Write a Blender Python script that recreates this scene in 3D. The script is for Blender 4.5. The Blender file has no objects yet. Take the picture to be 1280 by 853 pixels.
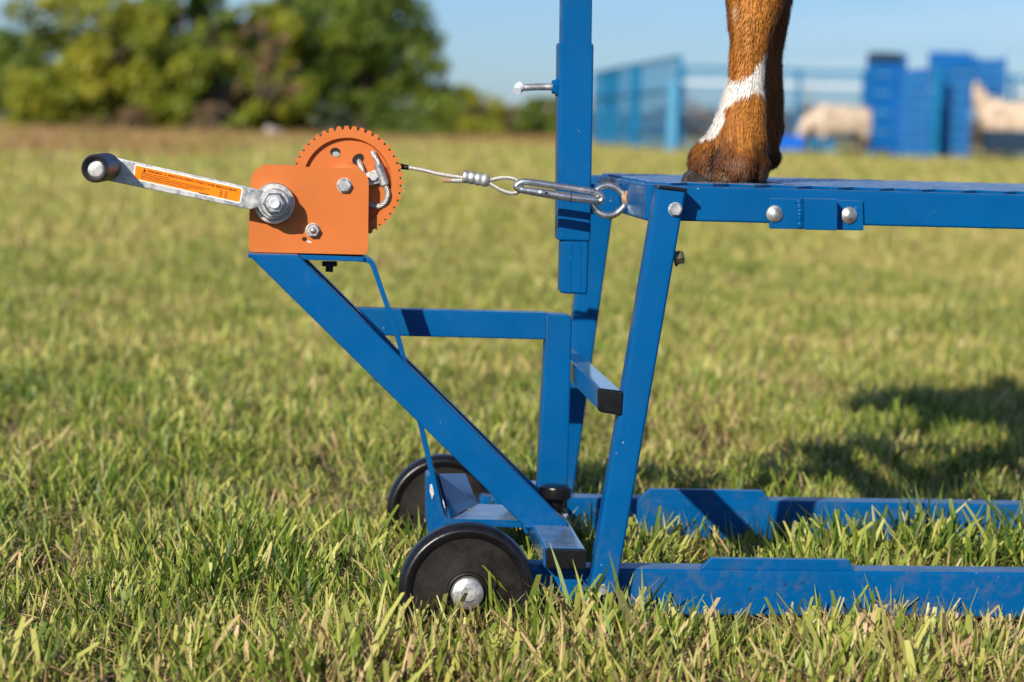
import bpy, bmesh, math, random
import numpy as np
from mathutils import Vector, Matrix
PI = math.pi
random.seed(7); rng = np.random.default_rng(7)
S = bpy.context.scene
COL = S.collection
# ------------------------------------------------------------------ camera
F = 3000.0                       # focal length in pixels of a 1280 x 853 picture
CAM = Vector((0, -2.57, 0.58))
ROLL = math.radians(1.1)
v0 = Vector((-240/F, (426.5-152)/F, -1)).normalized()        # where the stand's depth axis vanishes
zc = Vector((math.sin(ROLL), math.cos(ROLL), 0)); zc = (zc - v0*zc.dot(v0)).normalized()
xc = v0.cross(zc).normalized()
R = Matrix((xc, v0, zc))                                        # camera -> world
cd = bpy.data.cameras.new('camera'); cam = bpy.data.objects.new('camera', cd); COL.objects.link(cam)
cam.matrix_world = Matrix.Translation(CAM) @ R.to_4x4()
cd.sensor_width = 36; cd.lens = F/1280*36; cd.clip_start = 0.05; cd.clip_end = 3000
cd.dof.use_dof = True; cd.dof.focus_distance = 2.62; cd.dof.aperture_fstop = 5.4; cd.dof.aperture_blades = 0
S.camera = cam
def P(px, py, Y):
    d = R @ Vector(((px-640)/F, -(py-426.5)/F, -1)); t = (Y-CAM.y)/d.y
    return CAM + d*t
def G(px, py, z=0.0):
    d = R @ Vector(((px-640)/F, -(py-426.5)/F, -1)); t = (z-CAM.z)/d.z
    return CAM + d*t
def GX(px, D):                                                  # ground point in the column px at distance D
    d = R @ Vector(((px-640)/F, -(160-426.5)/F, -1)); t = D/d.y
    return Vector((CAM.x+d.x*t, CAM.y+D, 0))
# ------------------------------------------------------------------ light
SUN = Vector((-0.58, -1.0, 0.56)).normalized()                  # towards the sun
W = bpy.data.worlds.new('World'); S.world = W; W.use_nodes = True
nt = W.node_tree; nt.nodes.clear()
o_ = nt.nodes.new('ShaderNodeOutputWorld'); bg = nt.nodes.new('ShaderNodeBackground'); bg.inputs[1].default_value = 0.066
sky = nt.nodes.new('ShaderNodeTexSky'); sky.sky_type = 'NISHITA'; sky.sun_disc = False
sky.sun_elevation = math.asin(SUN.z); sky.sun_rotation = math.atan2(SUN.x, SUN.y) % (2*PI)
sky.air_density = 1.0; sky.dust_density = 0.45; sky.ozone_density = 4.0; sky.altitude = 300
tc = nt.nodes.new('ShaderNodeTexCoord'); mp = nt.nodes.new('ShaderNodeMapping'); mp.inputs['Scale'].default_value = (1.2, 3.0, 16)
mp.inputs['Rotation'].default_value = (0, 0.16, 0)
nz = nt.nodes.new('ShaderNodeTexNoise'); nz.inputs['Scale'].default_value = 2.6; nz.inputs['Detail'].default_value = 5; nz.inputs['Roughness'].default_value = 0.55
cr = nt.nodes.new('ShaderNodeValToRGB'); cr.color_ramp.elements[0].position = 0.44; cr.color_ramp.elements[1].position = 0.80
cr.color_ramp.elements[1].color = (0.55, 0.55, 0.55, 1)
mx = nt.nodes.new('ShaderNodeMix'); mx.data_type = 'RGBA'; mx.inputs[7].default_value = (11.0, 12.6, 13.6, 1)
nt.links.new(tc.outputs['Generated'], mp.inputs[0]); nt.links.new(mp.outputs[0], nz.inputs[0]); nt.links.new(nz.outputs[0], cr.inputs[0])
nt.links.new(cr.outputs[0], mx.inputs[0]); tint = nt.nodes.new('ShaderNodeMix'); tint.data_type = 'RGBA'; tint.blend_type = 'MULTIPLY'; tint.inputs[0].default_value = 1; tint.inputs[7].default_value = (0.90, 1.13, 1.56, 1); nt.links.new(sky.outputs[0], tint.inputs[6]); nt.links.new(tint.outputs[2], mx.inputs[6]); nt.links.new(mx.outputs[2], bg.inputs[0]); nt.links.new(bg.outputs[0], o_.inputs[0])
sd = bpy.data.lights.new('sun', 'SUN'); sd.energy = 5.0; sd.angle = math.radians(0.53); sd.color = (1.0, 0.90, 0.76)
sun = bpy.data.objects.new('sun', sd); COL.objects.link(sun); sun.rotation_euler = SUN.to_track_quat('Z', 'Y').to_euler(); sun.location = (-3, -6, 5)
S.view_settings.view_transform = 'Standard'; S.view_settings.look = 'None'; S.view_settings.exposure = 0.12; S.view_settings.gamma = 1.0
S.cycles.max_bounces = 8; S.cycles.transparent_max_bounces = 8
# ------------------------------------------------------------------ object helpers
def tag(o, label=None, cat=None, group=None, kind=None):
    if label: o['label'] = label
    if cat: o['category'] = cat
    if group: o['group'] = group
    if kind: o['kind'] = kind
    return o
def thing(name, label, cat, loc=(0, 0, 0), group=None):
    o = bpy.data.objects.new(name, None); COL.objects.link(o); o.location = loc; o.empty_display_size = 0.1
    return tag(o, label, cat, group)
def origin(o):
    v = Vector((0, 0, 0))
    while o is not None: v = v + Vector(o.location); o = o.parent
    return v
def obj(name, bm, m, parent=None, smooth=False, loc=None, ang=35):
    """bm is in world coordinates; loc puts the object's own origin there"""
    base = origin(parent) if parent else Vector((0, 0, 0))
    own = Vector(loc) if loc is not None else base
    bmesh.ops.translate(bm, verts=bm.verts, vec=-own)
    me = bpy.data.meshes.new(name); bm.to_mesh(me); bm.free()
    if smooth:
        me.polygons.foreach_set('use_smooth', [True]*len(me.polygons))
        try: me.set_sharp_from_angle(angle=math.radians(ang))
        except Exception: pass
    if m: me.materials.append(m)
    o = bpy.data.objects.new(name, me); COL.objects.link(o)
    if smooth and len(me.polygons) < 400: md_ = o.modifiers.new('weighted_normals', 'WEIGHTED_NORMAL'); md_.keep_sharp = True
    if parent: o.parent = parent
    o.location = own-base
    return o
def copy_tree(o, loc=None, parent=None, label=None):
    c = o.copy(); COL.objects.link(c)
    if parent is not None: c.parent = parent
    if loc is not None: c.location = loc
    if label: c['label'] = label
    for ch in list(o.children): copy_tree(ch, parent=c)
    return c
def poly3(bm, front, back, bev=0.0, seg=2):
    b = bmesh.new()
    a = [b.verts.new(p) for p in front]; c = [b.verts.new(p) for p in back]; n = len(a)
    b.faces.new(a); b.faces.new(c[::-1])
    for i in range(n): b.faces.new((a[i], c[i], c[(i+1) % n], a[(i+1) % n]))
    bmesh.ops.recalc_face_normals(b, faces=b.faces)
    if bev > 0:
        bmesh.ops.bevel(b, geom=list(b.edges), offset=bev, segments=seg, profile=0.6, affect='EDGES', clamp_overlap=True)
    tmp = bpy.data.meshes.new('t'); b.to_mesh(tmp); b.free(); bm.from_mesh(tmp); bpy.data.meshes.remove(tmp)
    return bm
def NB(): return bmesh.new()
def prism(pts, Y0, Y1, bev=0.002, bm=None, seg=2):
    """outline given in the plane Y0, pushed back to Y1 along the stand's depth axis"""
    bm = bm or NB(); f = [P(x, y, Y0) for x, y in pts]
    return poly3(bm, f, [Vector((p.x, Y1, p.z)) for p in f], bev, seg)
def box(a, b, bev=0.0, bm=None, seg=2):
    bm = bm or NB(); x0, y0, z0 = a; x1, y1, z1 = b
    return poly3(bm, [(x0, y0, z0), (x1, y0, z0), (x1, y0, z1), (x0, y0, z1)], [(x0, y1, z0), (x1, y1, z0), (x1, y1, z1), (x0, y1, z1)], bev, seg)
def frames(path):
    n = len(path); T = []
    for i in range(n):
        T.append((path[min(i+1, n-1)]-path[max(i-1, 0)]).normalized())
    u = T[0].orthogonal().normalized(); out = []
    for t in T:
        u = (u-t*u.dot(t)); u = u.normalized() if u.length > 1e-9 else t.orthogonal().normalized()
        out.append((u, t.cross(u)))
    return out
def tube(path, r, n=12, bm=None, closed=False, caps=True):
    bm = bm or NB(); path = [Vector(p) for p in path]
    fr = frames(path if not closed else path)
    if closed:
        N = len(path); fr = []
        ctr = sum(path, Vector())/N
        nrm = (path[0]-ctr).cross(path[N//4]-ctr).normalized()
        for i in range(N):
            t = (path[(i+1) % N]-path[i-1]).normalized(); fr.append((nrm, t.cross(nrm).normalized()))
    rs = r if isinstance(r, (list, tuple)) else [r]*len(path)
    rings = [[bm.verts.new(p+u*(rr*math.cos(2*PI*k/n))+v*(rr*math.sin(2*PI*k/n))) for k in range(n)] for p, (u, v), rr in zip(path, fr, rs)]
    m = len(rings)
    for i in range(m if closed else m-1):
        A, B = rings[i], rings[(i+1) % m]
        for k in range(n): bm.faces.new((A[k], A[(k+1) % n], B[(k+1) % n], B[k]))
    if caps and not closed: bm.faces.new(rings[0][::-1]); bm.faces.new(rings[-1])
    bmesh.ops.recalc_face_normals(bm, faces=bm.faces)
    return bm
def lathe(c, axis, prof, n=48, bm=None):
    """prof = [(distance along axis, radius)...]"""
    bm = bm or NB(); c = Vector(c); a = Vector(axis).normalized(); u = a.orthogonal().normalized(); v = a.cross(u)
    rings = []
    for h, r in prof:
        if r < 1e-6: rings.append([bm.verts.new(c+a*h)])
        else: rings.append([bm.verts.new(c+a*h+u*(r*math.cos(2*PI*k/n))+v*(r*math.sin(2*PI*k/n))) for k in range(n)])
    for A, B in zip(rings, rings[1:]):
        if len(A) == 1 and len(B) == 1: continue
        for k in range(n):
            k2 = (k+1) % n
            if len(A) == 1: bm.faces.new((A[0], B[k2], B[k]))
            elif len(B) == 1: bm.faces.new((A[k], A[k2], B[0]))
            else: bm.faces.new((A[k], A[k2], B[k2], B[k]))
    bmesh.ops.recalc_face_normals(bm, faces=bm.faces)
    return bm
def smooth_path(pts, k=8):
    pts = [Vector(p) for p in pts]; out = []
    for i in range(len(pts)-1):
        p0, p1, p2, p3 = pts[max(i-1, 0)], pts[i], pts[i+1], pts[min(i+2, len(pts)-1)]
        for j in range(k):
            t = j/k
            out.append(0.5*((2*p1)+(p2-p0)*t+(2*p0-5*p1+4*p2-p3)*t*t+(3*p1-p0-3*p2+p3)*t**3))
    out.append(pts[-1]); return out
def hexhead(c, axis, r, h, bm=None, dome=0.25):
    a = Vector(axis).normalized(); bm = bm or NB()
    u = a.orthogonal().normalized(); v = a.cross(u); c = Vector(c)
    ph = 0.3
    def ring(d, rr): return [bm.verts.new(c+a*d+u*(rr*math.cos(ph+k*PI/3))+v*(rr*math.sin(ph+k*PI/3))) for k in range(6)]
    A = ring(0, r); B = ring(h*0.8, r); C_ = ring(h, r*0.86)
    for X, Y in ((A, B), (B, C_)):
        for k in range(6): bm.faces.new((X[k], X[(k+1) % 6], Y[(k+1) % 6], Y[k]))
    bm.faces.new(C_); bm.faces.new(A[::-1]); bmesh.ops.recalc_face_normals(bm, faces=bm.faces)
    return bm
# ------------------------------------------------------------------ materials
def new_mat(name):
    m = bpy.data.materials.new(name); m.use_nodes = True
    return m, m.node_tree, m.node_tree.nodes['Principled BSDF']
def noise(nt, scale, detail=4, rough=0.6, vec=None, stretch=None):
    n = nt.nodes.new('ShaderNodeTexNoise'); n.inputs['Scale'].default_value = scale; n.inputs['Detail'].default_value = detail; n.inputs['Roughness'].default_value = rough
    t = nt.nodes.new('ShaderNodeTexCoord'); src = t.outputs['Object']
    if stretch:
        mpn = nt.nodes.new('ShaderNodeMapping'); mpn.inputs['Scale'].default_value = stretch; nt.links.new(src, mpn.inputs[0]); src = mpn.outputs[0]
    nt.links.new(src, n.inputs['Vector']); return n
def ramp(nt, src, a, b, ca=(0, 0, 0, 1), cb=(1, 1, 1, 1)):
    r = nt.nodes.new('ShaderNodeValToRGB'); r.color_ramp.elements[0].position = a; r.color_ramp.elements[1].position = b
    r.color_ramp.elements[0].color = ca; r.color_ramp.elements[1].color = cb; nt.links.new(src, r.inputs[0]); return r
def mixc(nt, fac, a, b):
    m = nt.nodes.new('ShaderNodeMix'); m.data_type = 'RGBA'
    for s, i in ((fac, 0), (a, 6), (b, 7)):
        if hasattr(s, 'links') or isinstance(s, bpy.types.NodeSocket): nt.links.new(s, m.inputs[i])
        else: m.inputs[i].default_value = s
    return m.outputs[2]
def paint(name, col, chip=(0.30, 0.30, 0.30, 1), rough=0.3, dust=0.55, coat=0.25, chips=0.73):
    m, nt, b = new_mat(name)
    n1 = noise(nt, 9, 5); c = mixc(nt, ramp(nt, n1.outputs[0], 0.35, 0.7).outputs[0], tuple(x*0.90 for x in col[:3])+(1,), tuple(min(1, x*1.07) for x in col[:3])+(1,))
    n2 = noise(nt, 190, 3, 0.5); n3 = noise(nt, 14, 3)                       # small chips, gathered in places
    mul = nt.nodes.new('ShaderNodeMath'); mul.operation = 'MULTIPLY'
    nt.links.new(ramp(nt, n2.outputs[0], chips, chips+0.02).outputs[0], mul.inputs[0]); nt.links.new(ramp(nt, n3.outputs[0], 0.48, 0.6).outputs[0], mul.inputs[1])
    c = mixc(nt, mul.outputs[0], c, chip)
    g = nt.nodes.new('ShaderNodeNewGeometry'); sx = nt.nodes.new('ShaderNodeSeparateXYZ'); nt.links.new(g.outputs['Normal'], sx.inputs[0])
    up = ramp(nt, sx.outputs[2], 0.75, 0.98)                                # dust on level faces, its pale blue also painting in sky sheen
    n4 = noise(nt, 38, 6, 0.7); m2 = nt.nodes.new('ShaderNodeMath'); m2.operation = 'MULTIPLY'
    nt.links.new(up.outputs[0], m2.inputs[0]); nt.links.new(ramp(nt, n4.outputs[0], 0.36, 0.66, (dust*0.35,)*3+(1,), (dust,)*3+(1,)).outputs[0], m2.inputs[1])
    c = mixc(nt, m2.outputs[0], c, (0.30, 0.38, 0.46, 1))
    n6 = noise(nt, 60, 6, 0.75, stretch=(1, 1, 0.25)); dm = ramp(nt, n6.outputs[0], 0.60, 0.82, (0, 0, 0, 1), (0.07, 0.07, 0.07, 1))
    c = mixc(nt, dm.outputs[0], c, (0.30, 0.28, 0.24, 1))
    s2_ = nt.nodes.new('ShaderNodeSeparateXYZ'); nt.links.new(g.outputs['Position'], s2_.inputs[0])
    mz = nt.nodes.new('ShaderNodeMapRange'); mz.inputs[1].default_value = 0.17; mz.inputs[2].default_value = 0.04; nt.links.new(s2_.outputs[2], mz.inputs[0])
    nm = noise(nt, 45, 6, 0.75); mm = nt.nodes.new('ShaderNodeMath'); mm.operation = 'MULTIPLY'
    nt.links.new(mz.outputs[0], mm.inputs[0]); nt.links.new(ramp(nt, nm.outputs[0], 0.50, 0.72, (0, 0, 0, 1), (0.6, 0.6, 0.6, 1)).outputs[0], mm.inputs[1])
    c = mixc(nt, mm.outputs[0], c, (0.15, 0.12, 0.08, 1))                       # splashed soil near the ground
    ns = noise(nt, 22, 8, 0.85, stretch=(9, 1, 0.8)); c = mixc(nt, ramp(nt, ns.outputs[0], 0.715, 0.735, (0, 0, 0, 1), (0.28, 0.28, 0.28, 1)).outputs[0], c, (0.25, 0.36, 0.46, 1))
    nt.links.new(c, b.inputs['Base Color'])
    n5 = noise(nt, 26, 5, 0.6); rr = ramp(nt, n5.outputs[0], 0.3, 0.75, (rough*0.8,)*3+(1,), (min(1, rough*1.6),)*3+(1,)); nt.links.new(rr.outputs[0], b.inputs['Roughness'])
    b.inputs['Specular IOR Level'].default_value = 0.16; b.inputs['Coat Weight'].default_value = coat; b.inputs['Coat Roughness'].default_value = 0.12
    bp = nt.nodes.new('ShaderNodeBump'); bp.inputs['Strength'].default_value = 0.10; bp.inputs['Distance'].default_value = 0.0006
    n7 = noise(nt, 420, 2); nt.links.new(n7.outputs[0], bp.inputs['Height']); nt.links.new(bp.outputs[0], b.inputs['Normal'])
    return m
def metal(name, col=(0.62, 0.63, 0.62), rough=0.3, blotch=0.5, metallic=0.9, scale=130):
    m, nt, b = new_mat(name); n = noise(nt, scale, 6, 0.7)
    c = mixc(nt, ramp(nt, n.outputs[0], 0.35, 0.68).outputs[0], tuple(x*blotch for x in col)+(1,), tuple(col)+(1,)); nt.links.new(c, b.inputs['Base Color'])
    b.inputs['Metallic'].default_value = metallic
    nt.links.new(ramp(nt, noise(nt, scale*0.5, 4).outputs[0], 0.3, 0.7, (rough*0.7,)*3+(1,), (rough*1.5,)*3+(1,)).outputs[0], b.inputs['Roughness'])
    bp = nt.nodes.new('ShaderNodeBump'); bp.inputs['Strength'].default_value = 0.25; bp.inputs['Distance'].default_value = 0.0006
    nt.links.new(noise(nt, scale*3, 4).outputs[0], bp.inputs['Height']); nt.links.new(bp.outputs[0], b.inputs['Normal'])
    return m
def plain(name, col, rough=0.5, var=0.2, scale=40, spec=0.5, bump=0.2, bscale=300):
    m, nt, b = new_mat(name); n = noise(nt, scale, 5, 0.65)
    c = mixc(nt, ramp(nt, n.outputs[0], 0.35, 0.7).outputs[0], tuple(x*(1-var) for x in col)+(1,), tuple(min(1, x*(1+var)) for x in col)+(1,)); nt.links.new(c, b.inputs['Base Color'])
    b.inputs['Roughness'].default_value = rough; b.inputs['Specular IOR Level'].default_value = spec
    if bump:
        bp = nt.nodes.new('ShaderNodeBump'); bp.inputs['Strength'].default_value = bump; bp.inputs['Distance'].default_value = 0.001
        nt.links.new(noise(nt, bscale, 4).outputs[0], bp.inputs['Height']); nt.links.new(bp.outputs[0], b.inputs['Normal'])
    return m
BLUE = paint('blue_powder_coat', (0.0, 0.090, 0.275), dust=0.4, coat=0.0)
BLUED = paint('blue_dusty_sheen_plate', (0.0, 0.090, 0.275), dust=0.8, rough=0.2, chips=0.70, coat=0.7)  # heavier dust also lightens the plates in place of reflected sky
ORANGE = paint('orange_powder_coat', (0.58, 0.165, 0.040), chip=(0.75, 0.65, 0.5, 1), rough=0.38, dust=0.15, coat=0.1, chips=0.76)
ZINC = metal('bright_zinc', (0.70, 0.71, 0.70), 0.42, 0.5, .8)
CHROME = metal('cast_zinc', (0.70, 0.71, 0.70), 0.24, 0.7)
DARKM = metal('dark_bolt', (0.07, 0.065, 0.055), 0.5, 0.5, 0.4)
OLIVE = metal('yellow_zinc', (0.16, 0.15, 0.09), 0.45, 0.5, 0.5)
ROPE = metal('wire_rope', (0.66, 0.64, 0.59), 0.42, 0.55, 0.55, 300)
RUST = plain('rusty_weld', (0.42, 0.26, 0.15), 0.8, 0.3, 200)
RUBBER = plain('black_rubber', (0.008, 0.008, 0.010), 0.30, 0.4, 60, 0.5, 0.25)
HUBM = plain('black_plastic_wheel', (0.014, 0.011, 0.009), 0.5, 0.8, 55, 0.25, 0.2)
PLAST = plain('black_plastic', (0.006, 0.006, 0.007), 0.3, 0.4, 90, 0.5, 0.25)
GRIP = plain('dark_grip', (0.026, 0.020, 0.022), 0.42, 0.3, 60, 0.5, 0.2)
WHITE = plain('white_print', (0.80, 0.78, 0.74), 0.5, 0.05)
STICK = plain('sticker_orange', (0.95, 0.235, 0.0), 0.42, 0.05, 20, 0.3, 0)
INK = plain('black_ink', (0.05, 0.02, 0.01), 0.6, 0.1, 20, 0.2, 0)
HORN = plain('hoof_horn', (0.030, 0.018, 0.012), 0.4, 0.5, 150, 0.4, 0.7, 500)
# ------------------------------------------------------------------ ground and grass
def gz(x, y): return 0.033+0.012*np.sin(x*1.3+.5)*np.sin(y*1.1)+0.007*np.sin(x*7+1)*np.sin(y*6.2)
def ground():
    xs = np.concatenate([np.linspace(-900, -30, 8), np.linspace(-24, -2, 30), np.linspace(-1.6, 4, 40), np.linspace(5, 40, 30), np.linspace(50, 900, 8)])
    ys = np.concatenate([np.linspace(-60, -6, 5), np.linspace(-4, -1, 10), np.linspace(-.8, 6, 50), np.linspace(7, 60, 40), np.linspace(70, 1600, 14)])
    V = [(x, y, float(gz(x, y)) if abs(x) < 20 and y < 30 else 0.02) for y in ys for x in xs]
    nx = len(xs); Fc = [(j*nx+i, j*nx+i+1, (j+1)*nx+i+1, (j+1)*nx+i) for j in range(len(ys)-1) for i in range(nx-1)]
    me = bpy.data.meshes.new('ground'); me.from_pydata(V, [], Fc)
    o = bpy.data.objects.new('ground', me); COL.objects.link(o); tag(o, kind='structure')
    m, nt, b = new_mat('meadow_soil'); b.inputs['Roughness'].default_value = 0.95; b.inputs['Specular IOR Level'].default_value = 0.1
    n1 = noise(nt, 60, 6, 0.7); soil = mixc(nt, ramp(nt, n1.outputs[0], 0.35, 0.68).outputs[0], (0.022, 0.018, 0.010, 1), (0.11, 0.085, 0.042, 1))
    n2 = noise(nt, 0.55, 5, 0.6, stretch=(0.7, 1, 1)); field = mixc(nt, ramp(nt, n2.outputs[0], 0.35, 0.65).outputs[0], (0.30, 0.29, 0.08, 1), (0.48, 0.40, 0.16, 1))
    g = nt.nodes.new('ShaderNodeNewGeometry'); sx = nt.nodes.new('ShaderNodeSeparateXYZ'); nt.links.new(g.outputs['Position'], sx.inputs[0])
    mr = nt.nodes.new('ShaderNodeMapRange'); mr.inputs[1].default_value = 8; mr.inputs[2].default_value = 24; nt.links.new(sx.outputs[1], mr.inputs[0])
    c = mixc(nt, mr.outputs[0], soil, field)
    nt.links.new(c, b.inputs['Base Color']); me.materials.append(m)
ground()
def grass_mat(name, greens, dry, rootc):
    m, nt, b = new_mat(name); b.inputs['Roughness'].default_value = 0.45; b.inputs['Specular IOR Level'].default_value = 0.35
    at = nt.nodes.new('ShaderNodeAttribute'); at.attribute_name = 'kind_'; at.attribute_type = 'GEOMETRY'      # 0 green .. 1 dead, per blade
    oi = nt.nodes.new('ShaderNodeObjectInfo')
    c = nt.nodes.new('ShaderNodeValToRGB'); e = c.color_ramp.elements
    stops = [(0.0, greens[0]), (0.35, greens[1]), (0.62, greens[2]), (0.74, dry[0]), (0.88, dry[1]), (1.0, dry[2])]
    e[0].position = 0; e[0].color = stops[0][1]+(1,); e[1].position = 1; e[1].color = stops[-1][1]+(1,)
    for p_, cc in stops[1:-1]:
        q = e.new(p_); q.color = cc+(1,)
    g = nt.nodes.new('ShaderNodeNewGeometry'); n = nt.nodes.new('ShaderNodeTexNoise'); n.inputs['Scale'].default_value = 2.2; n.inputs['Detail'].default_value = 4
    nt.links.new(g.outputs['Position'], n.inputs['Vector'])
    def math_(op, a, bb, cc=None):
        q = nt.nodes.new('ShaderNodeMath'); q.operation = op
        for i, s in enumerate((a, bb, cc)):
            if s is None: continue
            if isinstance(s, (int, float)): q.inputs[i].default_value = s
            else: nt.links.new(s, q.inputs[i])
        return q.outputs[0]
    n_b = nt.nodes.new('ShaderNodeTexNoise'); n_b.inputs['Scale'].default_value = 0.45; nt.links.new(g.outputs['Position'], n_b.inputs['Vector']); k = math_('ADD', math_('MULTIPLY_ADD', n.outputs[0], 1.0, -0.46), math_('MULTIPLY_ADD', n_b.outputs[0], 0.7, -0.35)); k = math_('ADD', k, at.outputs['Fac'])
    r_ = math_('MULTIPLY_ADD', oi.outputs['Random'], 0.20, -0.10); k = math_('ADD', k, r_)
    nt.links.new(k, c.inputs[0]); col = c.outputs[0]
    nt.links.new(col, b.inputs['Base Color'])
    tr = nt.nodes.new('ShaderNodeBsdfTranslucent'); nt.links.new(col, tr.inputs[0])
    ms = nt.nodes.new('ShaderNodeMixShader'); ms.inputs[0].default_value = 0.14
    out = nt.nodes['Material Output']; nt.links.new(b.outputs[0], ms.inputs[1]); nt.links.new(tr.outputs[0], ms.inputs[2]); nt.links.new(ms.outputs[0], out.inputs[0])
    return m
GR = grass_mat('grass_blades', [(0.045, 0.10, 0.012), (0.19, 0.27, 0.032), (0.50, 0.50, 0.12)], [(0.54, 0.44, 0.19), (0.60, 0.41, 0.22), (0.17, 0.09, 0.045)], None)
FARG = grass_mat('field_grass', [(0.16, 0.22, 0.035), (0.36, 0.37, 0.075), (0.54, 0.49, 0.15)], [(0.58, 0.45, 0.18), (0.52, 0.35, 0.17), (0.28, 0.17, 0.08)], None)
DRYG = grass_mat('tall_dry_grass', [(0.36, 0.24, 0.075), (0.36, 0.21, 0.08), (0.35, 0.19, 0.085)], [(0.34, 0.18, 0.085), (0.30, 0.15, 0.07), (0.18, 0.085, 0.045)], None)
def tuft(name, nb, rad, hmin, hmax, wid, mat, seed, dead=0.22, straw=0.25, bend=0.5):
    r = random.Random(seed); V = []; Fs = []; K = []
    for i in range(nb):
        a = r.random()*2*PI; q = rad*math.sqrt(r.random()); x0, y0 = q*math.cos(a), q*math.sin(a)
        isd = r.random() < dead; flat = r.random() < straw
        kv = (0.72+0.28*r.random()) if isd or flat else r.random()**0.9*0.64
        h = r.uniform(hmin, hmax)*(0.8 if flat else 1)*(1 if isd or r.random() < .92 else 1.3); w = wid*r.uniform(0.45, 1.15)*(0.6 if isd else 1)
        az = r.random()*2*PI; lean = r.uniform(1.1, 1.5) if flat else abs(r.gauss(0, 0.52))+0.05
        d = Vector((math.cos(az), math.sin(az), 0)); ww = r.random()*2*PI; wd = Vector((math.cos(ww), math.sin(ww), 0))
        p = Vector((x0, y0, -0.004 if not flat else r.uniform(0, 0.018))); ns = 4; curve = r.uniform(0.1, bend)
        tip = r.choice((0.04, 0.05, 0.45, 0.7)) if not isd else 0.3
        base = len(V)
        for s in range(ns+1):
            t = s/ns; cw = w*(0.75+0.5*t)*(1-t**2.4*(1-tip)) if t < 1 else w*tip
            V += [p-wd*cw*.5, p+wd*cw*.5]; K += [min(1, kv+0.10*max(0, t-.7)/0.3*r.random())]*2
            an = lean+curve*t; p = p+(d*math.sin(an)+Vector((0, 0, math.cos(an))))*(h/ns)
        for s in range(ns): Fs.append((base+2*s, base+2*s+1, base+2*s+3, base+2*s+2))
    me = bpy.data.meshes.new(name); me.from_pydata([tuple(v) for v in V], [], Fs)
    at = me.attributes.new('kind_', 'FLOAT', 'POINT'); at.data.foreach_set('value', K)
    me.materials.append(mat); me.polygons.foreach_set('use_smooth', [True]*len(me.polygons))
    return bpy.data.objects.new(name, me)
def scatter(name, protos, pts, scl, label):
    c = bpy.data.collections.new(name+'_kinds')
    for p_ in protos: c.objects.link(p_)
    me = bpy.data.meshes.new(name); me.from_pydata(pts.tolist(), [], [])
    a = me.attributes.new('scl', 'FLOAT', 'POINT'); a.data.foreach_set('value', scl.astype(np.float32))
    o = bpy.data.objects.new(name, me); COL.objects.link(o); tag(o, label, 'grass', kind='stuff')
    ng = bpy.data.node_groups.new(name, 'GeometryNodeTree')
    ng.interface.new_socket('Geometry', in_out='INPUT', socket_type='NodeSocketGeometry'); ng.interface.new_socket('Geometry', in_out='OUTPUT', socket_type='NodeSocketGeometry')
    N = ng.nodes.new; gi = N('NodeGroupInput'); go = N('NodeGroupOutput'); ip = N('GeometryNodeInstanceOnPoints'); ci = N('GeometryNodeCollectionInfo')
    ci.inputs[0].default_value = c; ci.inputs['Separate Children'].default_value = True; ci.inputs['Reset Children'].default_value = True
    ip.inputs['Pick Instance'].default_value = True
    rv = N('FunctionNodeRandomValue'); rv.data_type = 'FLOAT_VECTOR'; rv.inputs[0].default_value = (-0.12, -0.12, 0); rv.inputs[1].default_value = (0.12, 0.12, 6.283)
    na = N('GeometryNodeInputNamedAttribute'); na.data_type = 'FLOAT'; na.inputs[0].default_value = 'scl'
    L = ng.links.new; L(gi.outputs[0], ip.inputs['Points']); L(ci.outputs[0], ip.inputs['Instance']); L(rv.outputs[0], ip.inputs['Rotation'])
    L(na.outputs[0], ip.inputs['Scale']); L(ip.outputs[0], go.inputs[0])
    md = o.modifiers.new('scatter', 'NODES'); md.node_group = ng
    return o
def field(n, D0, D1, margin, power=1.0, side=0.0):
    """points in the strip of ground that the camera overlooks, D measured from the camera; even per ground area times D**(-power)"""
    u = rng.random(n*1); e = 2-power
    D = (D0**e+(D1**e-D0**e)*u)**(1/e)
    px = rng.uniform(-margin, 1280+margin, len(D))
    gl = np.array([GX(0, 1.0).x, GX(1280, 1.0).x]); slope = gl[0]+(gl[1]-gl[0])*(px/1280)
    return np.stack([slope*D, CAM.y+D, 0*D+.02], 1), D
near_t = [tuft('grass_tuft', 36, 0.036, 0.018, 0.060, 0.0035, GR, s, dead=0.16, straw=0.36) for s in range(9)] + \
         [tuft('grass_tuft', 20, 0.030, 0.032, 0.080, 0.0056, GR, 40+s, dead=0.08, straw=0.15) for s in range(4)] + \
         [tuft('straw_tuft', 28, 0.036, 0.020, 0.050, 0.0036, GR, 60+s, dead=0.62, straw=0.65) for s in range(4)] + [tuft('weed_tuft', 9, 0.030, 0.018, 0.036, 0.012, GR, 80, dead=0.0, straw=0.5, bend=0.9)]
def keep(pts, D, f): return pts[f], D[f]
p1, D1_ = field(23000, 2.2, 9.5, 160, 0.9)
cl = np.sin(p1[:, 0]*11+2*np.sin(p1[:, 1]*7.3))*np.sin(p1[:, 1]*9.3+1.1+1.6*np.sin(p1[:, 0]*6.1))          # clumps and thin spots
kp = rng.random(len(D1_)) < np.clip(.72+.42*cl, .26, 1); p1, D1_, cl = p1[kp], D1_[kp], cl[kp]
h = 0.92+0.26*cl+.26*((p1[:, 1] > .05) & (p1[:, 1] < .43))+.42*((p1[:, 1] > .22) & (p1[:, 1] < .43) & (p1[:, 0] > .55))+.10*(p1[:, 1] < 0.0)+.26*((p1[:, 1] > -.30) & (p1[:, 1] < -.09) & (p1[:, 0] > 0) & (p1[:, 0] < .36))
p1[:, 2] = gz(p1[:, 0], p1[:, 1])
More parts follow.
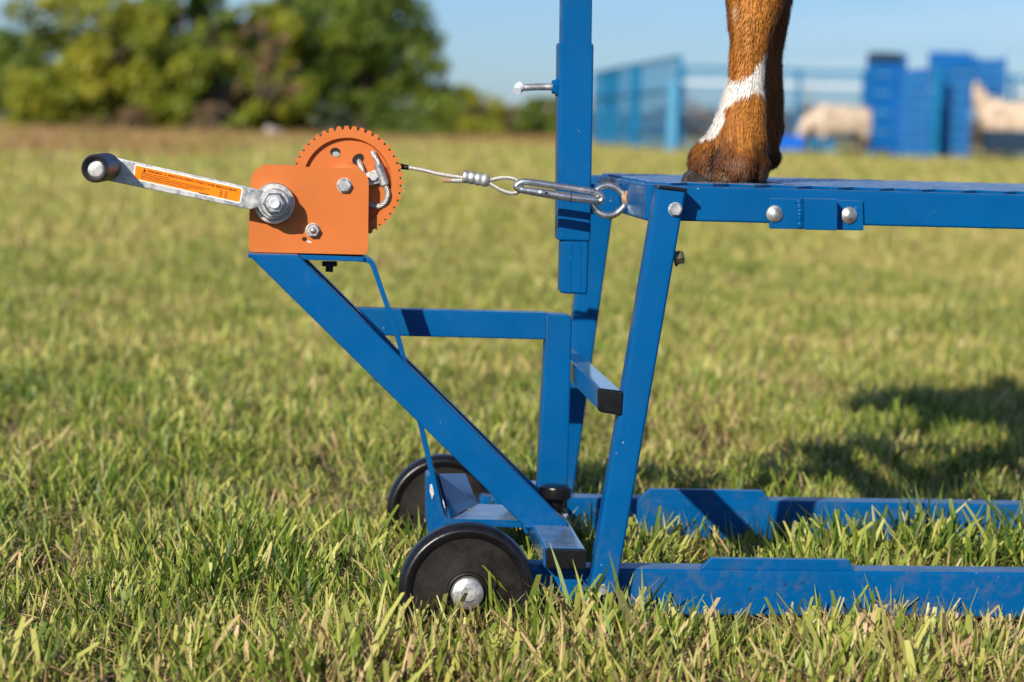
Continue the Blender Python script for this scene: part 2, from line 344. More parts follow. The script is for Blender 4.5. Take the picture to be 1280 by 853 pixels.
scatter('meadow_grass', near_t, p1, h*.93*rng.uniform(0.8, 1.18, len(D1_)), 'mown green meadow grass with tan dead blades under and around the blue stand')
far_t = [tuft('field_tuft', 22, 0.085, 0.03, 0.075, 0.009, FARG, 100+s, dead=0.16, straw=0.2) for s in range(6)]
p2, D2_ = field(30000, 5.0, 55, 60, 1.15)
scatter('field_grass', far_t, p2, np.clip(D2_/9, 0.9, 3.6)*rng.uniform(0.7, 1.3, len(D2_)), 'pale olive grass of the open field beyond the stand')
dry_t = [tuft('dry_tuft', 26, 0.24, 0.12, 0.30, 0.016, DRYG, 150+s, dead=0.4, straw=0.0, bend=0.4) for s in range(5)]
n3 = 20000
px3 = rng.uniform(-60, 740, n3); D3 = rng.uniform(0, 1, n3)**.7*38+25+np.clip((px3-250)/300, 0, 1)*16
g3 = np.array([list(GX(float(a), float(b))) for a, b in zip(px3, D3)])
scatter('tall_dry_grass', dry_t, g3, rng.uniform(0.7, 1.3, n3), 'band of tall tan dry grass along the foot of the trees')
# ------------------------------------------------------------------ trees and bushes
def leaf_mat(name, cols, wood=False):
    m, nt, b = new_mat(name); b.inputs['Roughness'].default_value = 0.6
    at = nt.nodes.new('ShaderNodeAttribute'); at.attribute_name = 'kind_'
    c = nt.nodes.new('ShaderNodeValToRGB'); e = c.color_ramp.elements; e[0].color = cols[0]+(1,); e[1].color = cols[2]+(1,); q = e.new(0.5); q.color = cols[1]+(1,)
    nt.links.new(at.outputs['Fac'], c.inputs[0]); nt.links.new(c.outputs[0], b.inputs['Base Color'])
    tr = nt.nodes.new('ShaderNodeBsdfTranslucent'); nt.links.new(c.outputs[0], tr.inputs[0]); ms = nt.nodes.new('ShaderNodeMixShader'); ms.inputs[0].default_value = 0.3
    out = nt.nodes['Material Output']; nt.links.new(b.outputs[0], ms.inputs[1]); nt.links.new(tr.outputs[0], ms.inputs[2]); nt.links.new(ms.outputs[0], out.inputs[0])
    return m
LY = leaf_mat('yellow_green_leaves', [(0.15, 0.20, 0.012), (0.27, 0.30, 0.018), (0.42, 0.40, 0.035)])
LG = leaf_mat('green_leaves', [(0.06, 0.11, 0.012), (0.12, 0.19, 0.018), (0.21, 0.27, 0.025)])
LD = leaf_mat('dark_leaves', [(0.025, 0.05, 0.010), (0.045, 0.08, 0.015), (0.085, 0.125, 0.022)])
LB = leaf_mat('brown_leaves', [(0.14, 0.09, 0.04), (0.22, 0.14, 0.06), (0.32, 0.22, 0.10)])
LS = leaf_mat('grey_green_leaves', [(0.09, 0.12, 0.07), (0.13, 0.17, 0.09), (0.19, 0.23, 0.13)])
BARK = plain('bark', (0.10, 0.075, 0.055), 0.9, 0.4, 6, 0.1, 0.5, 20)
def leaves(blobs, n, size, rnd):
    V = []; Fs = []; K = []
    wts = [b[1][0]*b[1][2] for b in blobs]
    for c, rr, kb in rnd.choices(blobs, wts, k=n):
        d = Vector((rnd.gauss(0, 1), rnd.gauss(0, 1), rnd.gauss(0, 1))).normalized(); q = rnd.uniform(0.5, 1.12)
        p = Vector((c[0]+d.x*rr[0]*q, c[1]+d.y*rr[1]*q, c[2]+d.z*rr[2]*q))
        nrm = (d+Vector((rnd.gauss(0, .6), rnd.gauss(0, .6), rnd.gauss(0, .6)))).normalized()
        u = nrm.orthogonal().normalized(); v = nrm.cross(u); s = size*rnd.uniform(0.5, 1.3); i = len(V)
        V += [p-u*s-v*s*.3, p+u*s*.2-v*s*.6, p+u*s+v*s*.2, p-u*s*.1+v*s*.6]; Fs.append((i, i+1, i+2, i+3))
        K += [min(1, max(0, kb+rnd.gauss(0, .18)))]*4
    me = bpy.data.meshes.new('crown'); me.from_pydata([tuple(v) for v in V], [], Fs)
    a = me.attributes.new('kind_', 'FLOAT', 'POINT'); a.data.foreach_set('value', K)
    return me
def tree(name, label, px, D, H, Wd, mat, seed, n=4200, blobs_n=26, low=0.12, group='trees along the far edge of the field', holes=(), size=0.10, cat='tree'):
    if D < 90: H *= .76; Wd *= .88
    r = random.Random(seed); base = GX(px, D); t = thing(name, label, cat, base, group)
    bl = []; blobs_n = int(blobs_n*1.5); n = int(n*1.25)
    for i in range(blobs_n):
        while True:
            x, y, z = r.uniform(-1, 1), r.uniform(-1, 1), r.uniform(-1, 1)
            if x*x+y*y+z*z < 1: break
        zz = r.uniform(.05, .92); wz = 1-.72*max(0, (zz-.50)/.45)**2; cx = r.uniform(-1, 1)*Wd*0.42*wz; cz = H*(low+(1-low)*zz); cy = y*Wd*0.35
        if any(abs(cx-hx) < hr and abs(cz-hz) < hr for hx, hz, hr in holes): continue
        br = Wd*r.choice((r.uniform(.05, .09), r.uniform(0.09, 0.16))); bl.append(((cx, cy, cz), (br, br, br*r.uniform(.6, .9)), r.random()))
    me = leaves(bl, n, size, r); me.materials.append(mat)
    cr_ = bpy.data.objects.new('crown', me); COL.objects.link(cr_); cr_.parent = t
    if cat == 'tree':
        bm = NB(); b0 = Vector(base)
        tube(smooth_path([b0-Vector((0, 0, .2)), b0+Vector((r.uniform(-.1, .1), 0, H*.25)), b0+Vector((r.uniform(-.2, .2), 0, H*.6))], 4), [0.05*H*(1-i/11) + .02 for i in range(9)], 8, bm)
        for b_ in bl[:9]:
            q = b0+Vector(b_[0]); s0 = b0+Vector((0, 0, H*r.uniform(.15, .45)))
            tube(smooth_path([s0, (s0+q)/2+Vector((0, 0, H*.05)), q], 3), [.035*H*(1-i/8)*.6+.01 for i in range(7)], 6, bm)
        obj('trunk', bm, BARK, t)
    return t
T = 60
tree('leafy_tree', 'yellow-green broad tree at the far left edge of the tree line', 14, T+2, 3.5, 4.6, LG, 1, n=5200, blobs_n=34, low=.02)
tree('leafy_tree', 'bright yellow-green bushy tree, second from the left of the tree line', 105, T-3, 4.9, 5.0, LY, 2, n=9000, blobs_n=48, low=.0)
tree('leafy_tree', 'mid green tree between the yellow-green tree and the brown-branched tree', 232, T, 5.4, 3.6, LG, 3, n=6000, blobs_n=34, low=.05)
tree('leafy_tree', 'olive green tree low behind the orange winch and its crank', 268, T-5, 2.9, 2.7, LY, 4, n=2600, low=.0)
tree('leafy_tree', 'half bare tree with brownish twigs left of the big dark tree', 322, T+1, 5.0, 3.2, LY, 5, n=4000, blobs_n=26, low=.1)
tree('leafy_tree', 'thin brown-leaved tree in the middle of the tree line', 330, T-3, 4.0, 2.6, LB, 15, n=520, blobs_n=12, low=.25)
tree('leafy_tree', 'large dark green tree ending the tree line on the right, sky showing through it', 452, T+2, 5.6, 5.4, LG, 6, n=10000, blobs_n=60, low=.06, holes=((1.1, 2.1, .36),))
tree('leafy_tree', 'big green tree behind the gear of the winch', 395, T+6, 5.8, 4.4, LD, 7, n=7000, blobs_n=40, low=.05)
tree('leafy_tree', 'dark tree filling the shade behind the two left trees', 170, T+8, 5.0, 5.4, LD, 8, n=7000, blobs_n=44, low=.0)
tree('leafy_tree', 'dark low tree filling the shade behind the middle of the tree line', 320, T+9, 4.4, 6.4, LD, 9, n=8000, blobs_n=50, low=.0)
tree('round_bush', 'grey-green rounded bush at the foot of the big dark tree', 412, T-6, 1.35, 1.1, LS, 10, n=900, blobs_n=10, low=0, size=.06, group='bushes along the tree line', cat='bush')
tree('round_bush', 'brown dry bush at the left foot of the yellow-green trees', 150, T-8, 0.9, 2.2, LB, 11, n=1000, blobs_n=12, low=0, size=.06, group='bushes along the tree line', cat='bush')
tree('round_bush', 'tan dead brush between the trunks in the middle of the tree line', 258, T-7, 1.2, 1.0, LB, 12, n=700, blobs_n=9, low=0, size=.06, group='bushes along the tree line', cat='bush')
tree('round_bush', 'brown and green brush right of the winch gear under the big tree', 500, T-2, 0.65, 2.8, LG, 13, n=1000, blobs_n=14, low=0, size=.06, group='bushes along the tree line', cat='bush')
tree('leafy_tree', 'small yellow-green round tree in the gap left of the blue mast', 590, 105, 2.25, 2.9, LY, 14, n=4200, blobs_n=40, low=.0, size=.09)
tree('leafy_tree', 'small brown-edged tree just left of the blue mast', 634, 112, 1.6, 1.8, LB, 16, n=1800, low=.0, size=.08)
tree('leafy_tree', 'small green tree half hidden by the blue mast', 676, 108, 2.1, 2.9, LG, 17, n=4000, blobs_n=34, low=.0, size=.09)
r = random.Random(5); bl = []
for i in range(110):
    q = GX(r.uniform(540, 1330), r.uniform(190, 230)); s = r.uniform(.8, 1.9); bl.append(((q.x, q.y, s*.7), (s*1.8, s, s*.85), r.random()))
me = leaves(bl, 9000, .38, r); me.materials.append(LB); o = bpy.data.objects.new('distant_shrubs', me); COL.objects.link(o)
tag(o, 'far-off band of brown shrubs along the horizon right of the mast', 'shrubs', kind='stuff')
# pale stone by the trees
bm = NB(); q = GX(340, T-8); bmesh.ops.create_icosphere(bm, subdivisions=3, radius=1)
for v in bm.verts: v.co = Vector((q.x, q.y, .16))+Vector((v.co.x*.26, v.co.y*.2, v.co.z*.30))*(1+.12*math.sin(v.co.x*5+v.co.z*4))
tag(obj('field_stone', bm, plain('pale_stone', (.42, .36, .31), .9, .2, 5), None, True, q), 'pale grey-pink stone in the dry grass below the dark trees', 'stone')
# ------------------------------------------------------------------ fences behind
BF = plain('fence_blue', (0.0, 0.17, 0.36), 0.45, 0.15, 3, .4, 0); BFL = plain('fence_light_blue', (0.10, 0.36, 0.58), .45, .1, 3, .4, 0)
BS = plain('panel_blue', (0.0, 0.115, 0.40), 0.42, 0.12, 3, .4, 0); GALV = plain('pale_rail', (.62, .68, .72), .4, .1, 3, .5, 0)
BSD = plain('panel_dark', (0.01, 0.035, 0.07), 0.5, .2, 3)
def bar(bm, a, b, w):
    a, b = Vector(a), Vector(b); d = (b-a).normalized(); u = Vector((0, 0, 1)) if abs(d.z) < .9 else Vector((0, 1, 0)); u = (u-d*u.dot(d)).normalized()*w/2; v = d.cross(u).normalized()*w/2
    return poly3(bm, [a+u+v, a+u-v, a-u-v, a-u+v], [b+u+v, b+u-v, b-u-v, b-u+v])
def wire_panel(name, label, A, B, H, group, wires=26, hz=6, ww=0.016, mat=BF, low=.08, rails=None, top=BF):
    A, B = Vector(A), Vector(B); t = thing('mesh_fence', label, 'fence', (A+B)/2, group); Z = Vector((0, 0, 1)); up = lambda p_, h_: p_+Z*h_
    for p_ in (A, B): obj('post', bar(NB(), p_, up(p_, H), .07), top, t)
    obj('top_rail', bar(NB(), up(A, H-.03), up(B, H-.03), .055), top, t); obj('bottom_rail', bar(NB(), up(A, low), up(B, low), .055), mat, t)
    bm = NB()
    for i in range(1, wires): p_ = A.lerp(B, i/wires); bar(bm, up(p_, low), up(p_, H-.05), ww)
    for i in range(1, hz): z = low+(H-low)*i/hz; bar(bm, up(A, z), up(B, z), ww)
    o = obj('wire_mesh', bm, mat, t); o['kind'] = 'stuff'
    for z, m_, w in (rails or ()): obj('rail', bar(NB(), up(A, z), up(B, z), w), m_, t)
    return t
gA = G(846, 208); DA = gA.y-CAM.y; DB = DA*1.34
gB = GX(742, DB); gM = gA.lerp(gB, .45); HP = 1.62*DA/35
grp = 'blue wire livestock panels in the field'
wire_panel('livestock_panel', 'blue mesh livestock panel nearest the goat leg, angled away', gA, gM, HP, grp, 26, 7, .016, rails=((HP*.68, BF, .06), (HP*.3, BF, .04)))
wire_panel('livestock_panel', 'blue mesh livestock panel right beside the mast, angled away', gM+Vector((-.05, .1, 0)), gB, HP, grp, 26, 7, .02, rails=((HP*.68, BF, .06),))
pg = thing('gate_leaf', 'solid blue gate leaf standing in the angled panels beside the mast', 'gate', gA.lerp(gB, .78), None)
q0, q1 = gA.lerp(gB, .66), gA.lerp(gB, .90)
obj('sheet', poly3(NB(), [q0+Vector((0, -.08, .1)), q1+Vector((0, -.08, .1)), q1+Vector((0, -.08, HP-.05)), q0+Vector((0, -.08, HP-.05))], [q0+Vector((0, -.05, .1)), q1+Vector((0, -.05, .1)), q1+Vector((0, -.05, HP-.05)), q0+Vector((0, -.05, HP-.05))]), BF, pg)
tag(obj('fence_post', bar(NB(), gM+Vector((0, -.15, 0)), gM+Vector((0, -.15, HP)), .16), BF, None, loc=gM), 'wide blue post in the middle of the angled fence panels', 'post')
tag(obj('fence_post', bar(NB(), gA+Vector((-.12, -.1, 0)), gA+Vector((-.12, -.1, HP-.45)), .14), BFL, None, loc=gA), 'pale galvanised post at the near corner of the angled fence panels', 'post')
cs = [852, 925, 996, 1078, 1170, 1262, 1360]
names = ['between the angled panels and the goat leg', 'directly behind the goat leg', 'behind the left sheep and right of the goat leg', 'behind the left blue chute box', 'behind the right blue chute panel', 'behind the right sheep at the picture edge']
for i in range(6):
    a, b = GX(cs[i], DA*1.08), GX(cs[i+1], DA*1.06)
    wire_panel('livestock_panel', 'straight blue mesh fence panel '+names[i], a, b, 1.54*DA/35, grp, 14, 8, .016, mat=BF, top=BF, rails=((1.54*DA/35*.83, GALV, .06), (.30, BFL, .04)))
# blue slatted sheep equipment
def pxbox(px0, py0, px1, py1, D, depth):
    a = P(px0, py1, CAM.y+D); b = P(px1, py0, CAM.y+D); return (min(a.x, b.x), CAM.y+D, min(a.z, b.z)), (max(a.x, b.x), CAM.y+D+depth, max(a.z, b.z))
def slat_box(name, label, px0, py0, px1, py1, D, depth, n, frame=True, shape=None):
    a, b = pxbox(px0, py0, px1, py1, D, depth); t = thing(name, label, 'livestock chute', ((a[0]+b[0])/2, a[1], a[2]), None)
    h = (b[2]-a[2])/n
    for i in range(n):
        x0, x1 = a[0], b[0]
        obj('side_board', box((x0, a[1], a[2]+i*h+.03), (x1, a[1]+.07, a[2]+(i+1)*h-.03), .02), BS, t)
    for i in range(1, n): obj('rail', bar(NB(), (a[0], a[1]-.03, a[2]+i*h), (b[0], a[1]-.03, a[2]+i*h), .032), BFL, t)  # pale bars added to stand in for highlights between the boards
    for x in (a[0]-.03, b[0]-.03): obj('corner_post', box((x, a[1]-.02, max(0, a[2]-.05)), (x+.06, a[1]+.08, b[2]+.03), .008), BS, t)
    obj('side_wall', box((b[0]-.09, a[1]+.08, a[2]), (b[0]-.05, b[1], b[2])), BS, t)
    obj('back_wall', box((a[0]+.04, b[1]-.04, a[2]), (b[0]-.10, b[1], b[2])), BS, t)
    return t
tl = slat_box('livestock_chute', 'left blue slatted chute with a dark capped top', 1091, 70, 1132, 188, DA*1.03, .9, 5)
a, b = pxbox(1091, 66, 1128, 77, DA*1.03-.06, .4); obj('dark_cap', box(a, b, .02), BSD, tl)
slat_box('livestock_chute', 'wide low blue slatted chute in the middle of the equipment', 1124, 86, 1163, 203, DA*.99, 1.0, 8)
t3_ = slat_box('livestock_chute', 'tall blue slatted chute right of the lone teal post', 1180, 76, 1214, 198, DA*1.0, 1.0, 8)
a, b = pxbox(1162, 66, 1217, 86, DA*1.0-.05, .12); obj('header_board', box(a, b, .02), BS, t3_)
a, b = pxbox(1164, 84, 1178, 208, DA*.985, .15); tag(obj('fence_post', box(a, b, .01), BF, None, loc=((a[0]+b[0])/2, a[1], a[2])), 'thick teal-blue post in front of the slatted chutes', 'post')
slat_box('livestock_chute', 'short blue chute box behind the right sheep head', 1219, 74, 1256, 118, DA*1.06, .5, 3)
a, b = pxbox(940, 170, 1006, 187, DA*1.02, .5); tag(obj('feed_trough', box(a, b, .03), plain('bright_blue', (0.0, .13, .62), .4, .05, 3), None, loc=((a[0]+b[0])/2, a[1], a[2])), 'bright blue low trough on the grass right of the goat leg', 'trough')
a, b = pxbox(1015, 172, 1042, 186, DA*1.03, .4); tag(obj('feed_trough', box(a, b, .03), BF, None, loc=((a[0]+b[0])/2, a[1], a[2])), 'small teal trough under the left sheep', 'trough')
a, b = pxbox(1236, 164, 1300, 190, DA*.97, .4); tag(obj('feed_trough', box(a, b, .03), BSD, None, loc=((a[0]+b[0])/2, a[1], a[2])), 'dark blue-black trough in front of the right sheep at the picture edge', 'trough')
# sheep
WOOL = plain('cream_wool', (0.62, 0.49, 0.36), .95, .35, 7, .05, 1.0, 40); SKIN = plain('sheep_shank', (0.14, 0.10, 0.07), .9, .2, 6); DKS = plain('dark_shank', (0.06, .05, .045), .9, .2, 6)
def finalize_body(bm, vox, name):
    me = bpy.data.meshes.new(name); bm.to_mesh(me); bm.free(); o = bpy.data.objects.new(name, me); COL.objects.link(o)
    md = o.modifiers.new('r', 'REMESH'); md.mode = 'VOXEL'; md.voxel_size = vox; md.use_smooth_shade = True
    sm = o.modifiers.new('s', 'SMOOTH'); sm.factor = .5; sm.iterations = 2
    dg = bpy.context.evaluated_depsgraph_get(); ev = o.evaluated_get(dg); m2 = bpy.data.meshes.new_from_object(ev)
    bpy.data.objects.remove(o); m2.name = name; return m2
def ell(bm, c, r, rot=0):
    g = bmesh.ops.create_icosphere(bm, subdivisions=3, radius=1)['verts']
    M = Matrix.Translation(c) @ Matrix.Rotation(rot, 4, 'Y') @ Matrix.Diagonal((r[0], r[1], r[2], 1))
    bmesh.ops.transform(bm, matrix=M, verts=g)
def sheep(label, px, D, s, rz, head_up):
    base = GX(px, D); bm = NB(); V3 = Vector
    ell(bm, V3((0, 0, .56)), (.47, .22, .25)); ell(bm, V3((-.28, 0, .58)), (.22, .21, .25)); ell(bm, V3((.30, 0, .56)), (.24, .2, .24))
    for x, y in ((-.33, -.1), (-.33, .1), (.34, -.1), (.34, .1)):
        tube([V3((x, y, .5)), V3((x+.02, y, .3)), V3((x-.02 if x > 0 else x, y, .12)), V3((x, y, 0))], [.085, .055, .032, .035], 10, bm)
    if head_up:
        tube(smooth_path([V3((-.35, 0, .62)), V3((-.5, 0, .80)), V3((-.56, 0, .92))], 4), [.16-.006*i for i in range(9)], 12, bm)
        tube(smooth_path([V3((-.50, 0, .98)), V3((-.62, 0, .92)), V3((-.74, 0, .82))], 4), [.09, .1, .1, .095, .09, .08, .07, .055, .045], 12, bm)
        for y in (-.1, .1): ell(bm, V3((-.53, y*1.4, .97)), (.025, .07, .035))
    else:
        tube(smooth_path([V3((-.35, 0, .60)), V3((-.5, 0, .55)), V3((-.6, 0, .42)), V3((-.66, 0, .27))], 3), [.15-.011*i for i in range(10)], 12, bm)
    ell(bm, V3((.52, 0, .56)), (.05, .04, .1))
    me = finalize_body(bm, .022, 'fleece'); me.materials.append(WOOL); me.materials.append(SKIN)
    co = np.empty(len(me.polygons)*3); me.polygons.foreach_get('center', co); co = co.reshape(-1, 3)
    me.polygons.foreach_set('material_index', (co[:, 2] < .33).astype(int).tolist())
    o = bpy.data.objects.new('sheep', me); COL.objects.link(o); o.location = base; o.scale = (s,)*3; o.rotation_euler.z = rz
    return tag(o, label, 'sheep', 'cream sheep behind the fence')
k_ = DA/35
for px_, D_, lb in ((1052, DA*1.035, 'low blue show stand under the left grazing sheep'), (1274, DA, 'low blue show stand under the right sheep')):
    q = GX(px_, D_); t = thing('show_stand', lb, 'stand', q, 'low stands the sheep stand on')
    obj('stand_deck', box((q.x-.58, q.y-.25, .12), (q.x+.58, q.y+.25, .168), .01), BF, t)
    for dx in (-.5, .46):
        for dy in (-.22, .18): obj('leg', box((q.x+dx, q.y+dy, 0), (q.x+dx+.04, q.y+dy+.04, .12)), BF, t)
sheep('cream sheep grazing head down between the goat leg and the blue chutes', 1052, DA*1.035, 1.02*k_, .12, False).location.z = .17
sheep('cream sheep head up at the right picture edge beside the tall chute', 1274, DA*1.0, 1.18*k_, -.25, True).location.z = .15
# ------------------------------------------------------------------ the blue stand
zdeck = P(860, 233, 0).z
ST = thing('livestock_stand', 'blue steel livestock stand on wheels with a winch arm and platform on mown grass', 'stand', (P(585, 740, 0).x, 0.23, 0))
RIGHT = 1.28                                                                   # the platform runs on beyond the frame
def rail_pts(pts): return pts
def zx(px, py, Y): q = P(px, py, Y); return q.x, q.z
# base rails: rectangular tube with rounded top
def rail(px0, py0, px1, py1, Y, h, dep):
    a, b = P(px0, py0, Y), P(px1, py1, Y); sl = (b.z-a.z)/(b.x-a.x); xe = RIGHT+.05; ze = a.z+sl*(xe-a.x)
    f = [Vector((a.x, Y, a.z-h)), Vector((xe, Y, ze-h)), Vector((xe, Y, ze)), a]
    return poly3(NB(), f, [Vector((p.x, Y+dep, p.z)) for p in f], .006, 3)
obj('base_rail', rail(640, 709.5, 1280, 716, 0.0, .052, .04), BLUE, ST, True)
obj('base_rail', rail(600, 620.5, 1280, 631, .44, .052, .04), BLUE, ST, True)
obj('rail_flange', prism([(875, 712), (889, 698), (1061, 700), (1068, 714)], .002, .012, .0012), BLUE, ST)
obj('rail_flange', prism([(797, 626), (813, 611.5), (953, 613.5), (962, 627.5)], .442, .452, .0012), BLUE, ST)
for px in (1090,): obj('rail_crossbar', box((P(px, 740, 0).x+.62, .04, .055), (P(px, 740, 0).x+.655, .44, .085), .003), BLUE, ST, True)
# legs: near and far at the front, and the hidden rear pair
def leg(pts, Y, dep, side=False):
    return prism(pts, Y, Y+dep, .005, None, 3)
obj('leg', leg([(736, 744), (770, 744), (858.5, 237), (822, 233)], -.035, .033), BLUE, ST, True)
obj('leg', leg([(680, 660), (711, 660), (773, 222), (741, 219)], .482, .032), BLUE, ST, True)
obj('leg_plug', prism([(823, 231.5), (860, 236), (858.6, 240), (822.4, 236)], -.037, -.0005, .001), PLAST, ST)
for y0 in (-.035, .482):
    f = [Vector((RIGHT-.10, y0, .06)), Vector((RIGHT-.06, y0, .06)), Vector((RIGHT-.14, y0, zdeck-.02)), Vector((RIGHT-.18, y0, zdeck-.02))]
    obj('leg', poly3(NB(), f, [p+Vector((0, .033, 0)) for p in f], .004), BLUE, ST, True)
# bolts on the legs
def bolt_at(px, py, Y, rpx, hh, mat=ZINC, name='bolt', dome=False, parent=None):
    c = P(px, py, Y); rr = rpx/F*(Y-CAM.y)
    if dome: bm = lathe(c, (0, -1, 0), [(0, rr), (hh*.35, rr*.93), (hh*.75, rr*.6), (hh, 0)], 24)
    else:
        bm = lathe(c, (0, -1, 0), [(0, rr*1.05), (hh*.18, rr*1.05), (hh*.2, rr*.9)], 24); hexhead(c+Vector((0, -hh*.2, 0)), (0, -1, 0), rr*.98, hh*.8, bm)
    return obj(name, bm, mat, parent or ST, True, ang=30)
bolt_at(844, 262, -.035, 8.6, .006); bolt_at(752, 738, -.035, 7, .005)
hc = P(843, 323, -.018); obj('bolt', hexhead(hc, (1, 0, .18), .0078, .010, lathe(hc, (1, 0, .18), [(0, .009), (.002, .009)], 16)), OLIVE, ST)
# platform
pa = P(808, 232, 0); sl = (P(1280, 244, 0).z-pa.z)/(P(1280, 244, 0).x-pa.x)
tz = lambda x: pa.z+sl*(x-pa.x)
hm = .0375
def beam(x0, x1, Y0, Y1, dz=0, h=hm, bev=.0035):
    f = [Vector((x0, Y0, tz(x0)-h+dz)), Vector((x1, Y0, tz(x1)-h+dz)), Vector((x1, Y0, tz(x1)+dz)), Vector((x0, Y0, tz(x0)+dz))]
    return poly3(NB(), f, [Vector((p.x, Y1, p.z)) for p in f], bev, 3)
obj('platform_side', beam(pa.x+.002, RIGHT, 0, .032), BLUE, ST, True)
obj('platform_side', beam(pa.x+.002, RIGHT, .443, .475), BLUE, ST, True)
obj('platform_end', beam(pa.x, pa.x+.032, .001, .474, .0012, hm+.002), BLUE, ST, True)
obj('platform_end', beam(RIGHT-.032, RIGHT, .0335, .4415), BLUE, ST, True)
bm = NB()                                                                       # expanded-metal deck lying on the frame
x = pa.x+.004; w = .0024; cell = .046; rows = 14; ystep = .462/rows
ncol = int((RIGHT-.004-x)/cell)
for j in range(rows):
    ya, yb = .006+j*ystep, .006+(j+1)*ystep
    for i in range(ncol):
        xa = x+i*cell; xm = xa+cell/2; xb = xa+cell
        if j % 2: ends = ((xa, ya, xm, yb), (xm, yb, xb, ya))
        else: ends = ((xa, yb, xm, ya), (xm, ya, xb, yb))
        for (p0, q0_, p1_, q1_) in ends:
            z0, z1 = tz(p0)+.0004, tz(p1_)+.0004
            A_ = [bm.verts.new(v) for v in ((p0, q0_-w, z0), (p1_, q1_-w, z1), (p1_, q1_+w, z1), (p0, q0_+w, z0))]
            B_ = [bm.verts.new(v) for v in ((p0, q0_-w, z0+.0028), (p1_, q1_-w, z1+.0028), (p1_, q1_+w, z1+.0036), (p0, q0_+w, z0+.0036))]
            bm.faces.new(B_)
            for k in range(4): bm.faces.new((A_[k], A_[(k+1) % 4], B_[(k+1) % 4], B_[k]))
dk = obj('deck_mesh', bm, BLUED, ST); dk['kind'] = 'stuff'
for i in range(5):
    xx = pa.x+.1+i*.19; obj('deck_support', box((xx, .033, tz(xx)-.03), (xx+.025, .442, tz(xx)-.011), .002), BLUE, ST)
# splice plate with carriage bolts on the near side of the platform
obj('splice_plate', prism([(961, 248), (1079, 251), (1080, 288.5), (962, 286)], -.005, -.0005, .0018), BLUE, ST, True)
obj('splice_block', prism([(1006, 248), (1047, 249), (1047, 288.5), (1006, 287.5)], -.024, -.0045, .002), BLUE, ST, True)
bolt_at(968, 267.5, -.005, 11, .006, dome=True); bolt_at(1061, 269.5, -.005, 11, .006, dome=True)
# ring welded to the platform end
ANG = [2*PI*k/48 for k in range(48)]
rc = P(760, 251, .165); sc = (.165-CAM.y)/F; ringp = []
for a_ in ANG:
    rx, rz_ = 18.8, 19.0; pt = max(0, math.cos(a_))**5*4.0
    ringp.append(rc+Vector(((rx+pt)*math.cos(a_)*sc, .003*math.sin(a_), rz_*math.sin(a_)*sc)))
obj('tie_ring', tube(ringp, 4.3*sc, 12, closed=True), CHROME, ST, True)
wc = P(781, 249, .165); bm = NB(); bmesh.ops.create_icosphere(bm, subdivisions=3, radius=1)
for v in bm.verts: v.co = wc+Vector((v.co.x*.0042, v.co.y*.006, v.co.z*.010))*(1+.18*math.sin(v.co.x*7+v.co.z*5))
obj('weld', bm, RUST, ST, True)
# mast: sleeve with a sliding post inside
obj('mast_sleeve', prism([(697.3, 301), (738.5, 302.5), (742.5, 54), (699, 52.5)], .212, .252, .004, None, 3), BLUE, ST, True)
obj('mast_tube', prism([(702, 80), (739.5, 80), (745, -330), (706, -330)], .2145, .2495, .003, None, 3), BLUE, ST, True)
obj('mast_tube', prism([(700, 367), (735, 369), (737, 300), (701.5, 300)], .2145, .2495, .005, None, 3), BLUE, ST, True)
for x_ in (712, 724): obj('tube_groove', prism([(x_-1, 366), (x_+1.5, 366), (x_+2.5, 304), (x_, 304)], .2138, .2144, 0), BLUE, ST)
obj('mast_bracket', prism([(738, 230), (775, 230), (775, 268), (738, 268)], .222, .25, .002), BLUE, ST, True)
k1 = P(698, 109, .232); obj('nut_boss', lathe(k1, (-1, 0, 0), [(0, .011), (.003, .011), (.004, .0085), (.0075, .008)], 6), BLUE, ST)
pl = P(648, 110, .232); obj('locking_pin', tube([k1+Vector((-.006, 0, 0)), P(668, 109, .232), pl], .0042, 12), ZINC, ST, True)
obj('pin_head', tube([pl+Vector((.004, 0, .003)), pl+Vector((0, -.001, -.0005)), pl+Vector((-.002, -.006, -.004))], [.0058, .0062, .005], 12), GALV, ST, True)
# black capped crossbars
obj('leg_crossbar', prism([(750, 486), (779, 490), (779, 520), (750, 516)], -.028, .49, .003), BLUED, ST, True)
obj('end_cap', prism([(747.5, 485.5), (779.5, 489.5), (778.5, 521), (747.5, 514.5)], -.036, -.0275, .003, None, 3), PLAST, ST, True)
obj('base_crossbar', prism([(679, 684.5), (734, 686), (733, 713), (679, 712)], -.026, .47, .006, None, 3), BLUED, ST, True)
obj('end_cap', prism([(681.5, 686), (734, 687.5), (732, 712.5), (683, 711.5)], -.031, -.0255, .002), PLAST, ST, True)
